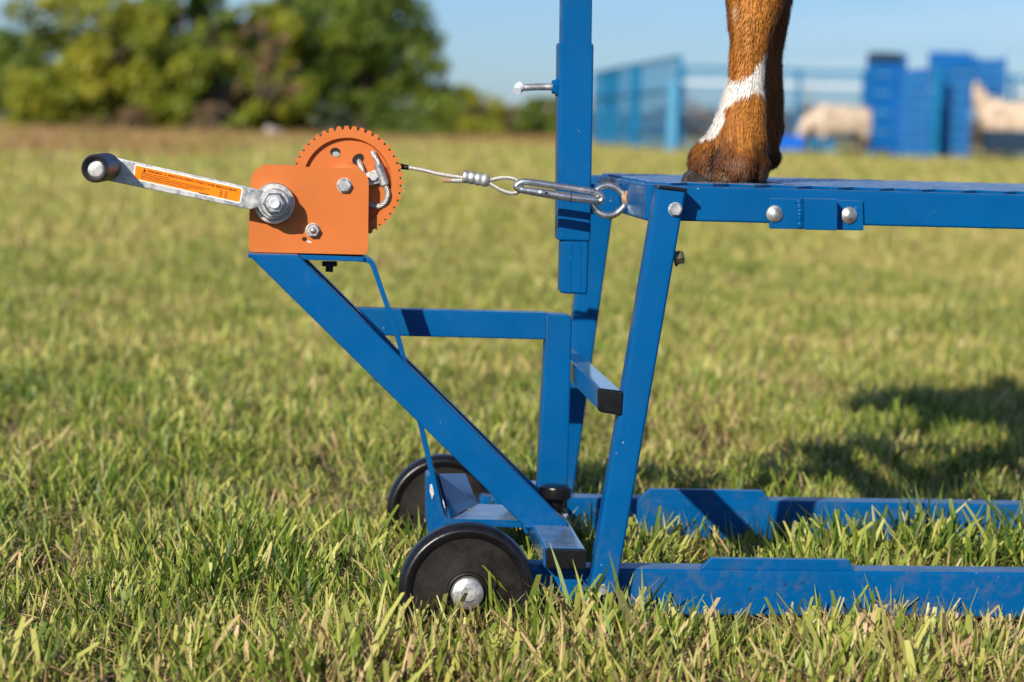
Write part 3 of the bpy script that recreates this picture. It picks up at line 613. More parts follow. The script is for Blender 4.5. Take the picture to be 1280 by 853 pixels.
# winch arm: two diagonal tubes, a strap between them
dg = [(309, 317.5), (372, 319), (712, 657), (655, 658)]
obj('winch_arm', prism(dg, .120, .149, .0022, None, 3), BLUE, ST, True)
dB = [P(309, 317.5, .12), P(372, 319, .12), P(712, 657, .12), P(655, 658, .12)]
f = [Vector((p.x, .205, p.z)) for p in dB]; obj('winch_arm', poly3(NB(), f, [Vector((p.x, .235, p.z)) for p in f], .0022, 3), BLUE, ST, True)
def ribbon(pts, th, Y0, Y1, bm=None):
    """flat bar bent along pts (pixel outline in plane Y0), th thick, from Y0 to Y1"""
    c = [P(x_, y_, Y0) for x_, y_ in pts]; up_, dn = [], []
    for i, p in enumerate(c):
        t = (c[min(i+1, len(c)-1)]-c[max(i-1, 0)]).normalized(); n_ = Vector((-t.z, 0, t.x))*th/2; up_.append(p+n_); dn.append(p-n_)
    bm = bm or NB(); rows_ = []
    for a_, b_ in zip(up_, dn): rows_.append([bm.verts.new(v) for v in (a_, b_, Vector((b_.x, Y1, b_.z)), Vector((a_.x, Y1, a_.z)))])
    for A, B in zip(rows_, rows_[1:]):
        for k in range(4): bm.faces.new((A[k], A[(k+1) % 4], B[(k+1) % 4], B[k]))
    bm.faces.new(rows_[0]); bm.faces.new(rows_[-1][::-1]); bmesh.ops.recalc_face_normals(bm, faces=bm.faces)
    bmesh.ops.bevel(bm, geom=[e for e in bm.edges if len(e.link_faces) == 2 and e.calc_face_angle(0) > 1.2], offset=.0007, segments=2, affect='EDGES')
    return bm
obj('winch_plate', ribbon([(310, 319.5), (372, 321.5), (455, 324.5)], .0055, .146, .24), BLUE, ST, True)
strap = [(448, 324.6), (456, 324.8), (463, 327.5), (467.5, 334), (471, 345), (497, 420), (519, 500), (540, 590), (549, 632), (553, 645), (559, 652), (570, 654), (600, 655), (653, 657)]
obj('bent_strap', ribbon(strap, .0056, .1505, .2035), BLUE, ST, True)
# widened foot of the strap: a sloping gusset and a level floor plate
def sheet(p, th=.003):
    n_ = (p[1]-p[0]).cross(p[-1]-p[0]).normalized()*th
    return poly3(NB(), p, [q-n_ for q in p], .0006)
obj('foot_plate', sheet([P(566, 648.5, .151), P(652, 650.5, .151), P(633, 631, .245), P(597, 630, .245)]), BLUED, ST)
obj('gusset', sheet([P(548, 592, .205), P(563, 647, .153), P(597, 630, .243), P(582, 592, .296)]), BLUED, ST)
obj('axle_bracket', prism([(533, 596), (545, 590), (559, 652), (566, 664), (536, 672), (533, 650)], .155, .20, .0015), BLUE, ST, True)
obj('paint_chip', prism([(537.5, 606), (541, 605), (543.5, 616), (540, 624), (537, 614)], .1535, .1545, 0), plain('bare_metal', (.55, .55, .53), .5, .3, 300), ST)
obj('hook_tab', prism([(650, 655), (656, 655), (661, 667), (657, 668)], .152, .157, .001), BLUE, ST)
obj('bolt', tube([P(412, 327, .19), P(412, 333, .19)], .009, 6), DARKM, ST); obj('bolt', tube([P(412, 332, .19), P(411.5, 340, .19)], .0045, 12), DARKM, ST)
# inverted-L frame behind the arm
obj('brace_bar', prism([(442, 385.5), (686, 391.5), (684, 425), (442, 419)], .25, .28, .003, None, 3), BLUE, ST, True)
obj('brace_post', prism([(684, 393), (711, 394), (715.5, 398), (714, 450), (709, 636), (671, 636), (677, 520)], .248, .282, .004, None, 3), BLUE, ST, True)
bm = NB()
for i in range(13):
    q = P(684.5, 396+i*2.4, .2485); g_ = bmesh.ops.create_icosphere(bm, subdivisions=1, radius=.0016)['verts']; bmesh.ops.translate(bm, verts=g_, vec=q)
obj('weld', bm, BLUE, ST, True)
def weld_line(pts, Y, r_=.0019, step=.0018, mat=BLUE):
    bm = NB(); q = [P(x_, y_, Y) for x_, y_ in pts]; rr = random.Random(int(pts[0][0]))
    for a_, b_ in zip(q, q[1:]):
        n_ = max(2, int((b_-a_).length/step))
        for i in range(n_+1):
            g_ = bmesh.ops.create_icosphere(bm, subdivisions=2, radius=r_*rr.uniform(.8, 1.25))['verts']
            bmesh.ops.translate(bm, verts=g_, vec=a_.lerp(b_, i/n_)+Vector((rr.uniform(-.0004, .0004), 0, rr.uniform(-.0004, .0004))))
    return obj('weld', bm, mat, ST, True)
weld_line([(656, 658.5), (708, 658)], .1195); weld_line([(999, 253), (1000, 262), (999, 272), (1000, 283)], -.0045, .0034, .0016); 0
weld_line([(780, 492), (779, 516)], -.006, .002); 0; weld_line([(735, 712), (737, 735)], -.002, .002)
weld_line([(314, 320.5), (368, 321)], .1485, .0015); weld_line([(742.5, 236), (741.5, 266)], .2215, .0018); weld_line([(876, 712), (1066, 714)], .0018, .0009, .006)
# clamp knob
kb = P(697, 644, .20); kt = P(693.5, 607, .20).z
obj('clamp_knob', lathe(Vector((P(694, 615, .20).x, .2, kt-.0155)), (0, 0, 1), [(0, .010), (0, .0165), (.002, .0185), (.012, .0190), (.0145, .0178), (.0155, .015), (.0155, 0)], 40), PLAST, ST, True)
obj('knob_stem', lathe(Vector((P(696, 615, .20).x, .2, kb.z)), (0, 0, 1), [(0, .0075), (kt-kb.z-.0155, .010)], 24), PLAST, ST, True)
obj('washer', lathe(Vector((P(697, 615, .20).x, .2, kb.z-.002)), (0, 0, 1), [(0, 0), (0, .013), (.003, .013), (.003, 0)], 24), GALV, ST, True)
# wheels and axle
wn = P(584.5, 742, -.075); wf = Vector((P(555, 641, .46).x, .46, P(555, 641, .46).z)); Rw = 87.5/F*(-.075-CAM.y)
def wheel(c, s):
    y = lambda d: c+Vector((0, d, 0))
    w_ = obj('wheel', lathe(c, (0, 1, 0), [(.004, 0), (.004, Rw*.30), (.007, Rw*.42), (.0075, Rw*.80), (.003, Rw*.84), (.002, Rw*.86), (.030, Rw*.86), (.030, 0)], 72), HUBM, ST, True, loc=c)
    obj('tyre', lathe(c, (0, 1, 0), [(.006, Rw*.80), (.001, Rw*.87), (0, Rw*.90), (.001, Rw*.935), (.0045, Rw*.975), (.010, Rw), (.024, Rw), (.0295, Rw*.975), (.033, Rw*.93), (.034, Rw*.88), (.030, Rw*.82)], 96), RUBBER, w_, True, ang=60)
    obj('hub_ring', lathe(c, (0, 1, 0), [(.004, Rw*.31), (.0005, Rw*.30), (-.0005, Rw*.275), (.0035, Rw*.265)], 48), HUBM, w_, True)
    obj('hub_cap', lathe(c, (0, -1, 0), [(-.004, .0178), (.0005, .0176), (.0032, .0164), (.0052, .0130), (.0060, .0080), (.0061, .0072), (.0054, .0068), (.0052, 0)], 40), ZINC, w_, True)
wheel(wn, 1); wheel(wf, 1)
obj('axle', tube([wn+Vector((0, .02, 0)), Vector((wn.x, .2, wn.z)), Vector((wf.x, .47, wf.z))], .007, 12), DARKM, ST, True)
obj('axle_bracket', prism([(600, 700), (690, 706), (690, 765), (640, 765), (600, 752)], .004, .03, .002), BLUE, ST)
# ------------------------------------------------------------------ winch
YW = .145
WI = thing('hand_winch', 'orange hand winch with toothed gear and silver crank bolted on the blue arm', 'winch', P(385, 317, .17))
def arcpts(cx, cy, r_, a0, a1, n=8): return [(cx+r_*math.cos(math.radians(a0+(a1-a0)*i/n)), cy+r_*math.sin(math.radians(a0+(a1-a0)*i/n))) for i in range(n+1)]
plate = arcpts(334, 228, 21, 180, 268)+arcpts(443, 229, 18, 272, 360)+[(460, 312)]+arcpts(453, 312, 6.5, 0, 90, 4)+arcpts(317, 309, 6.5, 95, 180, 4)
obj('housing', prism(plate, YW, YW+.0032, .0009), ORANGE, WI, True)
f = [P(x_, y_, YW) for x_, y_ in plate]; f = [Vector((p.x, YW+.075, p.z)) for p in f]
obj('housing', poly3(NB(), f, [p+Vector((0, .0032, 0)) for p in f], .0009), ORANGE, WI, True)
obj('housing_floor', box((P(314, 317, YW).x, YW+.0035, P(390, 316.5, YW).z), (P(456, 317, YW).x, YW+.0745, P(390, 313.5, YW).z), .0005), ORANGE, WI)
gc = P(434, 228, YW+.018); gs = (YW+.018-CAM.y)/F; RG = 70*gs; nT = 44
def gear():
    bm = NB(); n = nT*8; fr = []
    def rim(k):
        ph = (k % 8)/8; return RG*(1-.075*max(0, math.sin(PI*min(1, max(0, (ph-.45)/.55))))**1.2)
    rings = [(0, 1.0, True), (-.0042, 1.0, True)]
    prof = [(.0100, None), (0, None), (0, .79), (.0060, .765), (.0060, .30)]
    R_ = []
    for d, rr in prof:
        ring_ = []
        for k in range(n):
            a_ = 2*PI*k/n; q = rim(k) if rr is None else rr*RG
            ring_.append(bm.verts.new(gc+Vector((q*math.cos(a_), d, q*math.sin(a_)))))
        R_.append(ring_)
    for A, B in zip(R_, R_[1:]):
        for k in range(n): bm.faces.new((A[k], A[(k+1) % n], B[(k+1) % n], B[k]))
    bm.faces.new(R_[0]); bm.faces.new(R_[-1])
    bmesh.ops.recalc_face_normals(bm, faces=bm.faces); return bm
obj('gear_wheel', gear(), ORANGE, WI, True, ang=25)
hole = plain('hole_dark', (.012, .008, .006), .8, .2)
def disc(px, py, rx, ry, Y, mat, name, rot=0, parent=WI, th=.0006):
    pts = []
    for k in range(24):
        a_ = 2*PI*k/24; u_, v_ = rx*math.cos(a_), ry*math.sin(a_); c_, s_ = math.cos(rot), math.sin(rot); pts.append((px+u_*c_-v_*s_, py+u_*s_+v_*c_))
    return obj(name, prism(pts, Y, Y+th, 0), mat, parent)
yf = YW+.018+.0060
disc(419, 190, 6.4, 5.2, yf-.0006, hole, 'gear_hole'); disc(420, 193, 4.6, 3.4, yf-.0010, ZINC, 'drum_glimpse')
disc(447.5, 199, 8, 6, yf-.0006, hole, 'gear_hole', -.7); disc(440.5, 210, 5.6, 2.6, yf-.0008, hole, 'gear_hole', -.1)
obj('gear_hub', lathe(P(434, 232, yf), (0, -1, 0), [(-.001, 29*gs), (.005, 27*gs), (.0075, 21*gs), (.008, 0)], 48), ORANGE, WI, True)
obj('drum', lathe(gc+Vector((0, .0105, 0)), (0, 1, 0), [(0, .022), (.036, .022), (.036, .050), (.038, .050), (.038, 0)], 48), ORANGE, WI, True)
obj('drum_flange', lathe(gc+Vector((0, .0110, 0)), (0, 1, 0), [(0, 0), (0, RG*.968), (.002, RG*.968), (.002, 0)], 72), DARKM, WI, True)  # flange coloured dark so the gaps between the teeth look shaded
# cable clamp on the gear
obj('clamp_plate', prism([(457, 217), (476, 210), (480.5, 227), (461, 233)], yf-.0075, yf-.0008, .0008), ZINC, WI, True)
c0, c1 = P(472.5, 206, yf-.009), P(481, 231, yf-.009); obj('clamp_barrel', tube([c0, c1], .0052, 20), ZINC, WI, True)
bolt_at(466.5, 221, yf-.0075, 6.2, .004, parent=WI); 
def rope(path, r_, name, parent, turns=55, mat=ROPE, strands=6):
    """laid wire rope: six strands wound round the path"""
    path = smooth_path(path, 14) if len(path) > 2 else [Vector(path[0]).lerp(Vector(path[1]), i/40) for i in range(41)]
    # resample finely
    L = [0]
    for a_, b_ in zip(path, path[1:]): L.append(L[-1]+(b_-a_).length)
    n = max(20, int(L[-1]/.0011)); out = []; j = 0
    for i in range(n+1):
        s = L[-1]*i/n
        while j < len(L)-2 and L[j+1] < s: j += 1
        t = (s-L[j])/max(1e-9, L[j+1]-L[j]); out.append(path[j].lerp(path[j+1], min(1, t)))
    fr = frames(out); bm = NB()
    for k in range(strands):
        pts = []
        for i, (p, (u, v)) in enumerate(zip(out, fr)):
            a_ = 2*PI*(k/strands)+i*L[-1]/n/(r_*7.5)*2*PI; pts.append(p+(u*math.cos(a_)+v*math.sin(a_))*r_*.62)
        tube(pts, r_*.42, 6, bm)
    return obj(name, bm, mat, parent, True, ang=80)
rope([P(448, 199, yf+.004), P(450.5, 206, yf-.004), P(453, 214, yf-.006), P(456, 222, yf-.003), P(458, 228, yf)], .0030, 'rope_end', WI)
rope([P(466, 190, yf-.004), P(469, 197, yf-.008), P(474, 208, yf-.009), P(481, 230, yf-.009), P(484.5, 243, yf-.009), P(481, 253, yf-.008), P(473, 258, yf-.005), P(462, 256, yf-.001), P(456, 252, yf+.004)], .0031, 'rope_end', WI)
# bolts on the housing
bolt_at(430.5, 232, YW, 9, .006, parent=WI); bolt_at(391, 288, YW, 8.5, .008, parent=WI); bolt_at(391, 288, YW-.008, 4.5, .004, parent=WI, dome=True)
disc(380.5, 299, 3, 2.6, YW-.0003, hole, 'slot_hole'); disc(386.5, 302.5, 3.4, 1.1, YW-.0003, GALV, 'slot_mark', .35)
# crank
hc = P(343, 254, YW); s_ = (YW-CAM.y)/F
CR = obj('crank_arm', prism([(147, 197.5), (322, 236.5)]+arcpts(343, 254, 21, 230, 360, 10)+arcpts(343, 254, 21, 0, 165, 10)+[(312, 262), (136, 226.5)], YW-.032, YW-.0275, .0012), ZINC, WI, True, ang=30)
obj('hub_flange', lathe(hc, (0, -1, 0), [(0, 25.5*s_), (.010, 25.5*s_), (.013, 24.5*s_), (.013, 21*s_), (.018, 20*s_), (.027, 20*s_)], 64), ZINC, WI, True)
obj('hub_washer', lathe(P(343.3, 254, YW-.032), (0, -1, 0), [(0, 18.5*s_), (.0035, 18.0*s_), (.0045, 16.5*s_), (.0045, 0)], 48), ZINC, WI, True)
obj('hub_nut', hexhead(P(343, 254, YW-.0365), (0, -1, 0), 14.2*s_, .009), CHROME, WI)
obj('hub_nut_lip', lathe(P(343, 254, YW-.0365), (0, -1, 0), [(.0085, 10.5*s_), (.0102, 9.8*s_), (.0102, 7*s_)], 32), ZINC, WI, True)
obj('shaft_end', lathe(P(343, 254, YW-.045), (0, -1, 0), [(0, 7*s_), (.005, 6.8*s_), (.0058, 5.6*s_), (.0046, 2*s_), (.0046, 0)], 32), GALV, WI, True)
ha, hb = P(117.6, 211, YW-.130), P(135, 208.5, YW-.034); ax = (hb-ha).normalized(); hl = (hb-ha).length; hs = (YW-.13-CAM.y)/F
prof = [(.004, 11.3*hs), (.001, 13*hs), (0, 15*hs), (.002, 16*hs)]
for i in range(9): z = .006+i*(hl-.012)/9; prof += [(z, 17*hs), (z+.0045, 17.8*hs), (z+.0065, 17*hs)]
prof += [(hl-.002, 16.5*hs), (hl, 14*hs), (hl, 0)]
obj('handle_grip', lathe(ha, ax, [(.010, 0), (.010, 11.3*hs)]+prof, 48), GRIP, WI, True, ang=45)
obj('handle_pin', lathe(ha, ax, [(.0075, 0), (.0072, 9*hs), (.008, 10.6*hs), (.010, 10.8*hs)], 40), ZINC, WI, True)
# warning sticker on the crank arm
ys = YW-.0322
sA, sB, sC, sD = (168, 205), (304, 235), (300.5, 255), (166.5, 224.5)
def quadpt(u, v, Y):                                                           # u along the sticker, v down
    x_ = (sA[0]*(1-u)+sB[0]*u)*(1-v)+(sD[0]*(1-u)+sC[0]*u)*v; y_ = (sA[1]*(1-u)+sB[1]*u)*(1-v)+(sD[1]*(1-u)+sC[1]*u)*v
    return P(x_, y_, Y)
def rrect(m, Y):
    pts = []; ru, rv = .024-m*.1, .16-m
    for cu, cv, a0 in ((1-m*.14-ru, m+rv, -90), (1-m*.14-ru, 1-m-rv, 0), (m*.14+ru, 1-m-rv, 90), (m*.14+ru, m+rv, 180)):
        for i in range(6): a_ = math.radians(a0+18*i); pts.append(quadpt(cu+ru*math.cos(a_), cv+rv*math.sin(a_), Y))
    return pts
f = rrect(0, ys); obj('sticker_border', poly3(NB(), f, [p+Vector((0, .0003, 0)) for p in f]), WHITE, CR)
f = rrect(.085, ys-.0002); obj('sticker', poly3(NB(), f, [p+Vector((0, .0002, 0)) for p in f]), STICK, CR)
def text_on(txt, u0, v0_, hgt, u1=None, name='sticker_text', bold=.0):
    cu = bpy.data.curves.new('t', 'FONT'); cu.body = txt; cu.size = 1; cu.offset = bold; cu.resolution_u = 2
    o = bpy.data.objects.new('t', cu); COL.objects.link(o); dg_ = bpy.context.evaluated_depsgraph_get(); me = bpy.data.meshes.new_from_object(o.evaluated_get(dg_)); bpy.data.objects.remove(o)
    xs = [v.co.x for v in me.vertices]; w_ = max(xs)-min(xs); su = (u1-u0)/w_
    bm = NB(); bm.from_mesh(me); bpy.data.meshes.remove(me)
    for v in bm.verts: v.co = quadpt(u0+v.co.x*su, v0_-v.co.y*hgt, ys-.0006)
    return obj(name, bm, INK, CR)
text_on('WARNING:  A WINCH ACCIDENT COULD CAUSE SERIOUS INJURY', .125, .33, .20, .955, bold=.012)
bm = NB(); bm.faces.new([bm.verts.new(quadpt(u_, v_, ys-.0006)) for u_, v_ in ((.082, .36), (.112, .36), (.097, .12))]); obj('warning_triangle', bm, INK, CR)
bm = NB(); rr_ = random.Random(3)                                                # rows of print too small to read
for row, (u0, u1) in enumerate(((.07, .32), (.07, .70), (.07, .64), (.07, .52))):
    u = u0; v = .46+row*.115
    while u < u1:
        w_ = rr_.uniform(.006, .022)
        bm.faces.new([bm.verts.new(quadpt(a_, b_, ys-.0006)) for a_, b_ in ((u, v), (u+w_, v), (u+w_, v-.045), (u, v-.045))]); u += w_+.005
for row in range(4):
    for cu_ in (.80, .845):
        v = .50+row*.11; bm.faces.new([bm.verts.new(quadpt(a_, b_, ys-.0006)) for a_, b_ in ((cu_, v), (cu_+.022, v), (cu_+.022, v-.05), (cu_, v-.05))])
bm.faces.new([bm.verts.new(quadpt(a_, b_, ys-.0006)) for a_, b_ in ((.61, .93), (.70, .93), (.70, .87), (.61, .87))])
o = obj('small_print', bm, INK, CR); o['kind'] = 'stuff'
# ------------------------------------------------------------------ winch cable and snap hook
CA = thing('winch_cable', 'thin steel wire rope with a crimped loop, running from the gear to the snap hook', 'cable', P(580, 222, .165))
yc = .163
rope([P(478, 205, yc+.020), P(500, 208, yc+.017), P(530, 213, yc+.010), P(556, 219, yc+.003), P(605, 226, yc), P(612, 225.6, yc), P(628, 222.5, yc), P(642, 224, yc), P(649, 229, yc), P(652, 234, yc-.004), P(648, 240, yc), P(640, 242, yc), P(626, 238, yc), P(611, 229.5, yc), P(603, 228, yc), P(580, 226.5, yc), P(556, 226, yc)], .00235, 'strand', CA)
obj('black_sleeve', tube(smooth_path([P(496, 207.3, yc+.018), P(504, 208.7, yc+.016), P(511, 209.9, yc+.0145)], 4), [.0028, .003, .0032, .0032, .0032, .0031, .003, .0028, .0026], 12), PLAST, CA, True)
obj('rusty_tip', tube([P(553.5, 225.5, yc), P(557, 225.5, yc), P(563, 225.8, yc)], [.002, .0031, .0027], 12), RUST, CA, True)
fa, fb = P(578, 220.5, yc), P(611, 226.5, yc); ax = (fb-fa).normalized(); fl = (fb-fa).length; bm = NB()
prof = []
for i in range(4): z = fl*i/4; prof += [(z+.0003, .0066), (z+.0014, .0074), (z+.0050, .0072), (z+.0060, .0064)]
lathe(fa, ax, [(0, 0), (0, .0058)]+prof+[(fl, .006), (fl, 0)], 24, bm)
for v in bm.verts: v.co.y = yc+(v.co.y-yc)*.7
obj('ferrule', bm, ZINC, CA, True, ang=50)
HK = thing('snap_hook', 'silver spring snap hook joining the wire loop to the ring on the platform', 'snap hook', P(700, 240, .15))
yh = .150
sp = [P(x_, y_, yh) for x_, y_ in ((653, 237.5), (648, 236.5), (645.5, 233), (649, 229.5), (657, 227.5), (680, 230.5), (720, 236.5), (741, 240), (750, 244), (752.5, 248), (750, 252), (744, 251.5))]
obj('hook_body', tube(smooth_path(sp, 6), .0040, 14), CHROME, HK, True, ang=80)
obj('hook_gate', tube([P(652, 237.5, yh-.005), P(676, 241, yh-.005), P(712, 247, yh-.005), P(716, 247.6, yh-.005), P(747, 251, yh-.003)], [.0040, .0049, .0051, .0051, .0046], 16), CHROME, HK, True, ang=80)
obj('gate_collar', tube([P(712.5, 247.1, yh-.005), P(714, 247.3, yh-.005)], .0054, 16), DARKM, HK, True)
disc(683, 241.7, 2.2, 1.6, yh-.0100, hole, 'gate_pin_hole', parent=HK); disc(675, 240, 2.5, 2.0, yh-.0102, GALV, 'gate_rivet', parent=HK)
# ------------------------------------------------------------------ goat
def ringloft(bm, rings, n=28):
    """rings = (centre, rx, ry) stacked; horizontal ellipses"""
    R_ = [[bm.verts.new((c.x+rx*math.cos(2*PI*k/n), c.y+ry*math.sin(2*PI*k/n), c.z)) for k in range(n)] for c, rx, ry in rings]
    for A, B in zip(R_, R_[1:]):
        for k in range(n): bm.faces.new((A[k], A[(k+1) % n], B[(k+1) % n], B[k]))
    bm.faces.new(R_[0][::-1]); bm.faces.new(R_[-1]); bmesh.ops.recalc_face_normals(bm, faces=bm.faces)
YN, YFAR = .105, .205
def from_px(rows, Y, ryf):
    out = []
    for py, xl, xr, kk in rows:
        xl, xr = (xl+2.0, xr-3.0) if py < 190 else (xl+.5, xr-2.0)
        a_, b_ = P(xl-1.5*(60 < py < 170), py, Y), P(xr-2*(60 < py < 170), py, Y); out.append(((a_+b_)/2, (b_.x-a_.x)/2, (b_.x-a_.x)/2*kk))
    return out
near_rows = [(232, 868, 946, .55), (228, 868, 950, .62), (222, 865, 953, .66), (214, 862.5, 955, .66), (205, 861, 957, .64), (197, 862, 959, .62), (190, 864, 960, .62), (184, 868, 961, .62), (178, 873, 961, .64), (171, 882, 961, .66), (162, 889, 961, .70), (150, 895, 961, .74),
             (140, 898, 961, .76), (128, 902, 960, .78), (118, 905, 959, .80), (106, 909.5, 958, .82), (96, 912, 959, .82), (84, 912.5, 960, .82), (70, 912.5, 961, .84), (56, 912, 963, .86), (40, 910, 968, .88), (24, 908, 974, .92), (10, 907.5, 979, .95), (0, 907, 982, .95), (-12, 906, 984, .98), (-40, 912, 982, .95), (-90, 920, 985, 1.0), (-150, 920, 1000, 1.1), (-260, 905, 1035, 1.1)]
far_rows = [(228, 890, 955, .6), (222, 888, 961, .62), (212, 890, 963, .62), (203, 894, 964, .62), (192, 900, 969, .62), (184, 905, 976, .64), (172, 912, 980, .66), (158, 918, 984, .68), (140, 922, 983, .7), (118, 924, 983, .75), (96, 926, 982.5, .8), (70, 926, 982, .84), (50, 924, 983, .86), (30, 922, 986, .9), (10, 920, 990, .95), (0, 920, 992, .95), (-15, 920, 993, .95), (-50, 926, 990, .95), (-100, 930, 995, 1.), (-260, 915, 1040, 1.1)]
bm = NB(); ringloft(bm, from_px(near_rows, YN, 1)); ringloft(bm, from_px(far_rows, YFAR, 1))
# claw split and dewclaws
ell(bm, P(949, 203, YN-.006), (.010, .012, .013)); ell(bm, P(966, 196, YFAR), (.009, .012, .012)); ell(bm, P(923, 205, YN-.010), (.0235, .026, .0225)); ell(bm, P(879, 200, YN+.004), (.0145, .022, .0205)); ell(bm, P(946, 214, YN-.004), (.010, .020, .013))
z0 = zdeck; V3 = Vector; xm = P(940, 0, YN).x; ym = (YN+YFAR)/2
# shoulder, trunk, neck, head, hind legs: beyond the top of the picture, but they throw the shade on the grass
def limb(pts, rs): tube(smooth_path([V3(p) for p in pts], 4), list(np.interp(np.linspace(0, len(pts)-1, (len(pts)-1)*4+1), range(len(pts)), rs)), 16, bm)
cx = P(965, -200, YN).x
for y in (YN, YFAR): limb([(cx, y, z0+.36), (cx+.04, y, z0+.44), (cx+.03, (y+ym)/2, z0+.56)], [.055, .065, .09])
for k, (dx, rz_, ry_, zz) in enumerate(((.0, .15, .11, .57), (.12, .165, .13, .57), (.26, .17, .145, .565), (.40, .175, .15, .56), (.54, .165, .145, .565), (.66, .15, .13, .58))):
    ell(bm, V3((cx+.02+dx, ym, z0+zz-.04)), (.15, ry_+.05, rz_+.07))
for y in (ym-.07, ym+.07):
    limb([(cx+.66, y, z0+.55), (cx+.62, y, z0+.40), (cx+.74, y, z0+.24), (cx+.71, y, z0+.06), (cx+.69, y, z0+.004)], [.10, .065, .032, .022, .030])
limb([(cx+.0, ym, z0+.54), (cx-.16, ym, z0+.58), (cx-.29, ym, z0+.66)], [.25, .21, .16])
limb([(cx-.28, ym, z0+.72), (cx-.38, ym, z0+.64), (cx-.48, ym, z0+.50)], [.12, .11, .065])
for s in (-1, 1): ell(bm, V3((cx-.28, ym+s*.14, z0+.77)), (.04, .06, .025), .5)
limb([(cx+.74, ym, z0+.68), (cx+.82, ym, z0+.72), (cx+.85, ym, z0+.66)], [.03, .022, .012])
me = finalize_body(bm, .0042, 'goat')
co = np.empty(len(me.vertices)*3, np.float32); me.vertices.foreach_get('co', co); co = co.reshape(-1, 3)
nr = np.empty(len(me.vertices)*3, np.float32); me.vertices.foreach_get('normal', nr); nr = nr.reshape(-1, 3)
def wob(p, f, s=0): return np.sin(p[:, 0]*f+s)*np.sin(p[:, 1]*f*1.1+s*2+.4)+np.sin(p[:, 2]*f*.9+s)*np.sin(p[:, 0]*f*1.3+1+s)
lowm = np.clip((z0+.26-co[:, 2])/.08, 0, 1)
co += nr*((wob(co, 80, 1)*.0008)*lowm)[:, None]
# tendon groove behind the cannon bone and a hollow above the claws
def gauss(p, c, r_): return np.exp(-(((p-np.array(c))**2)/np.array(r_)**2).sum(1))
for px, py, rr_, dp in ((893, 197, (.0050, .03, .020), -.0100), (875, 200, (.010, .03, .014), .0035), (920, 178, (.016, .04, .006), -.002), (903, 213, (.012, .03, .006), -.002), (930, 205, (.014, .04, .012), .003), (925, 185, (.012, .04, .006), -.0015), (948, 60, (.005, .05, .05), -.003), (944, 205, (.004, .03, .02), -.0025)):
    c = P(px, py, YN-.025); co += nr*(gauss(co, c, rr_)*dp)[:, None]
co[:, 2] = np.maximum(co[:, 2], z0+.001)
me.vertices.foreach_set('co', co.reshape(-1))
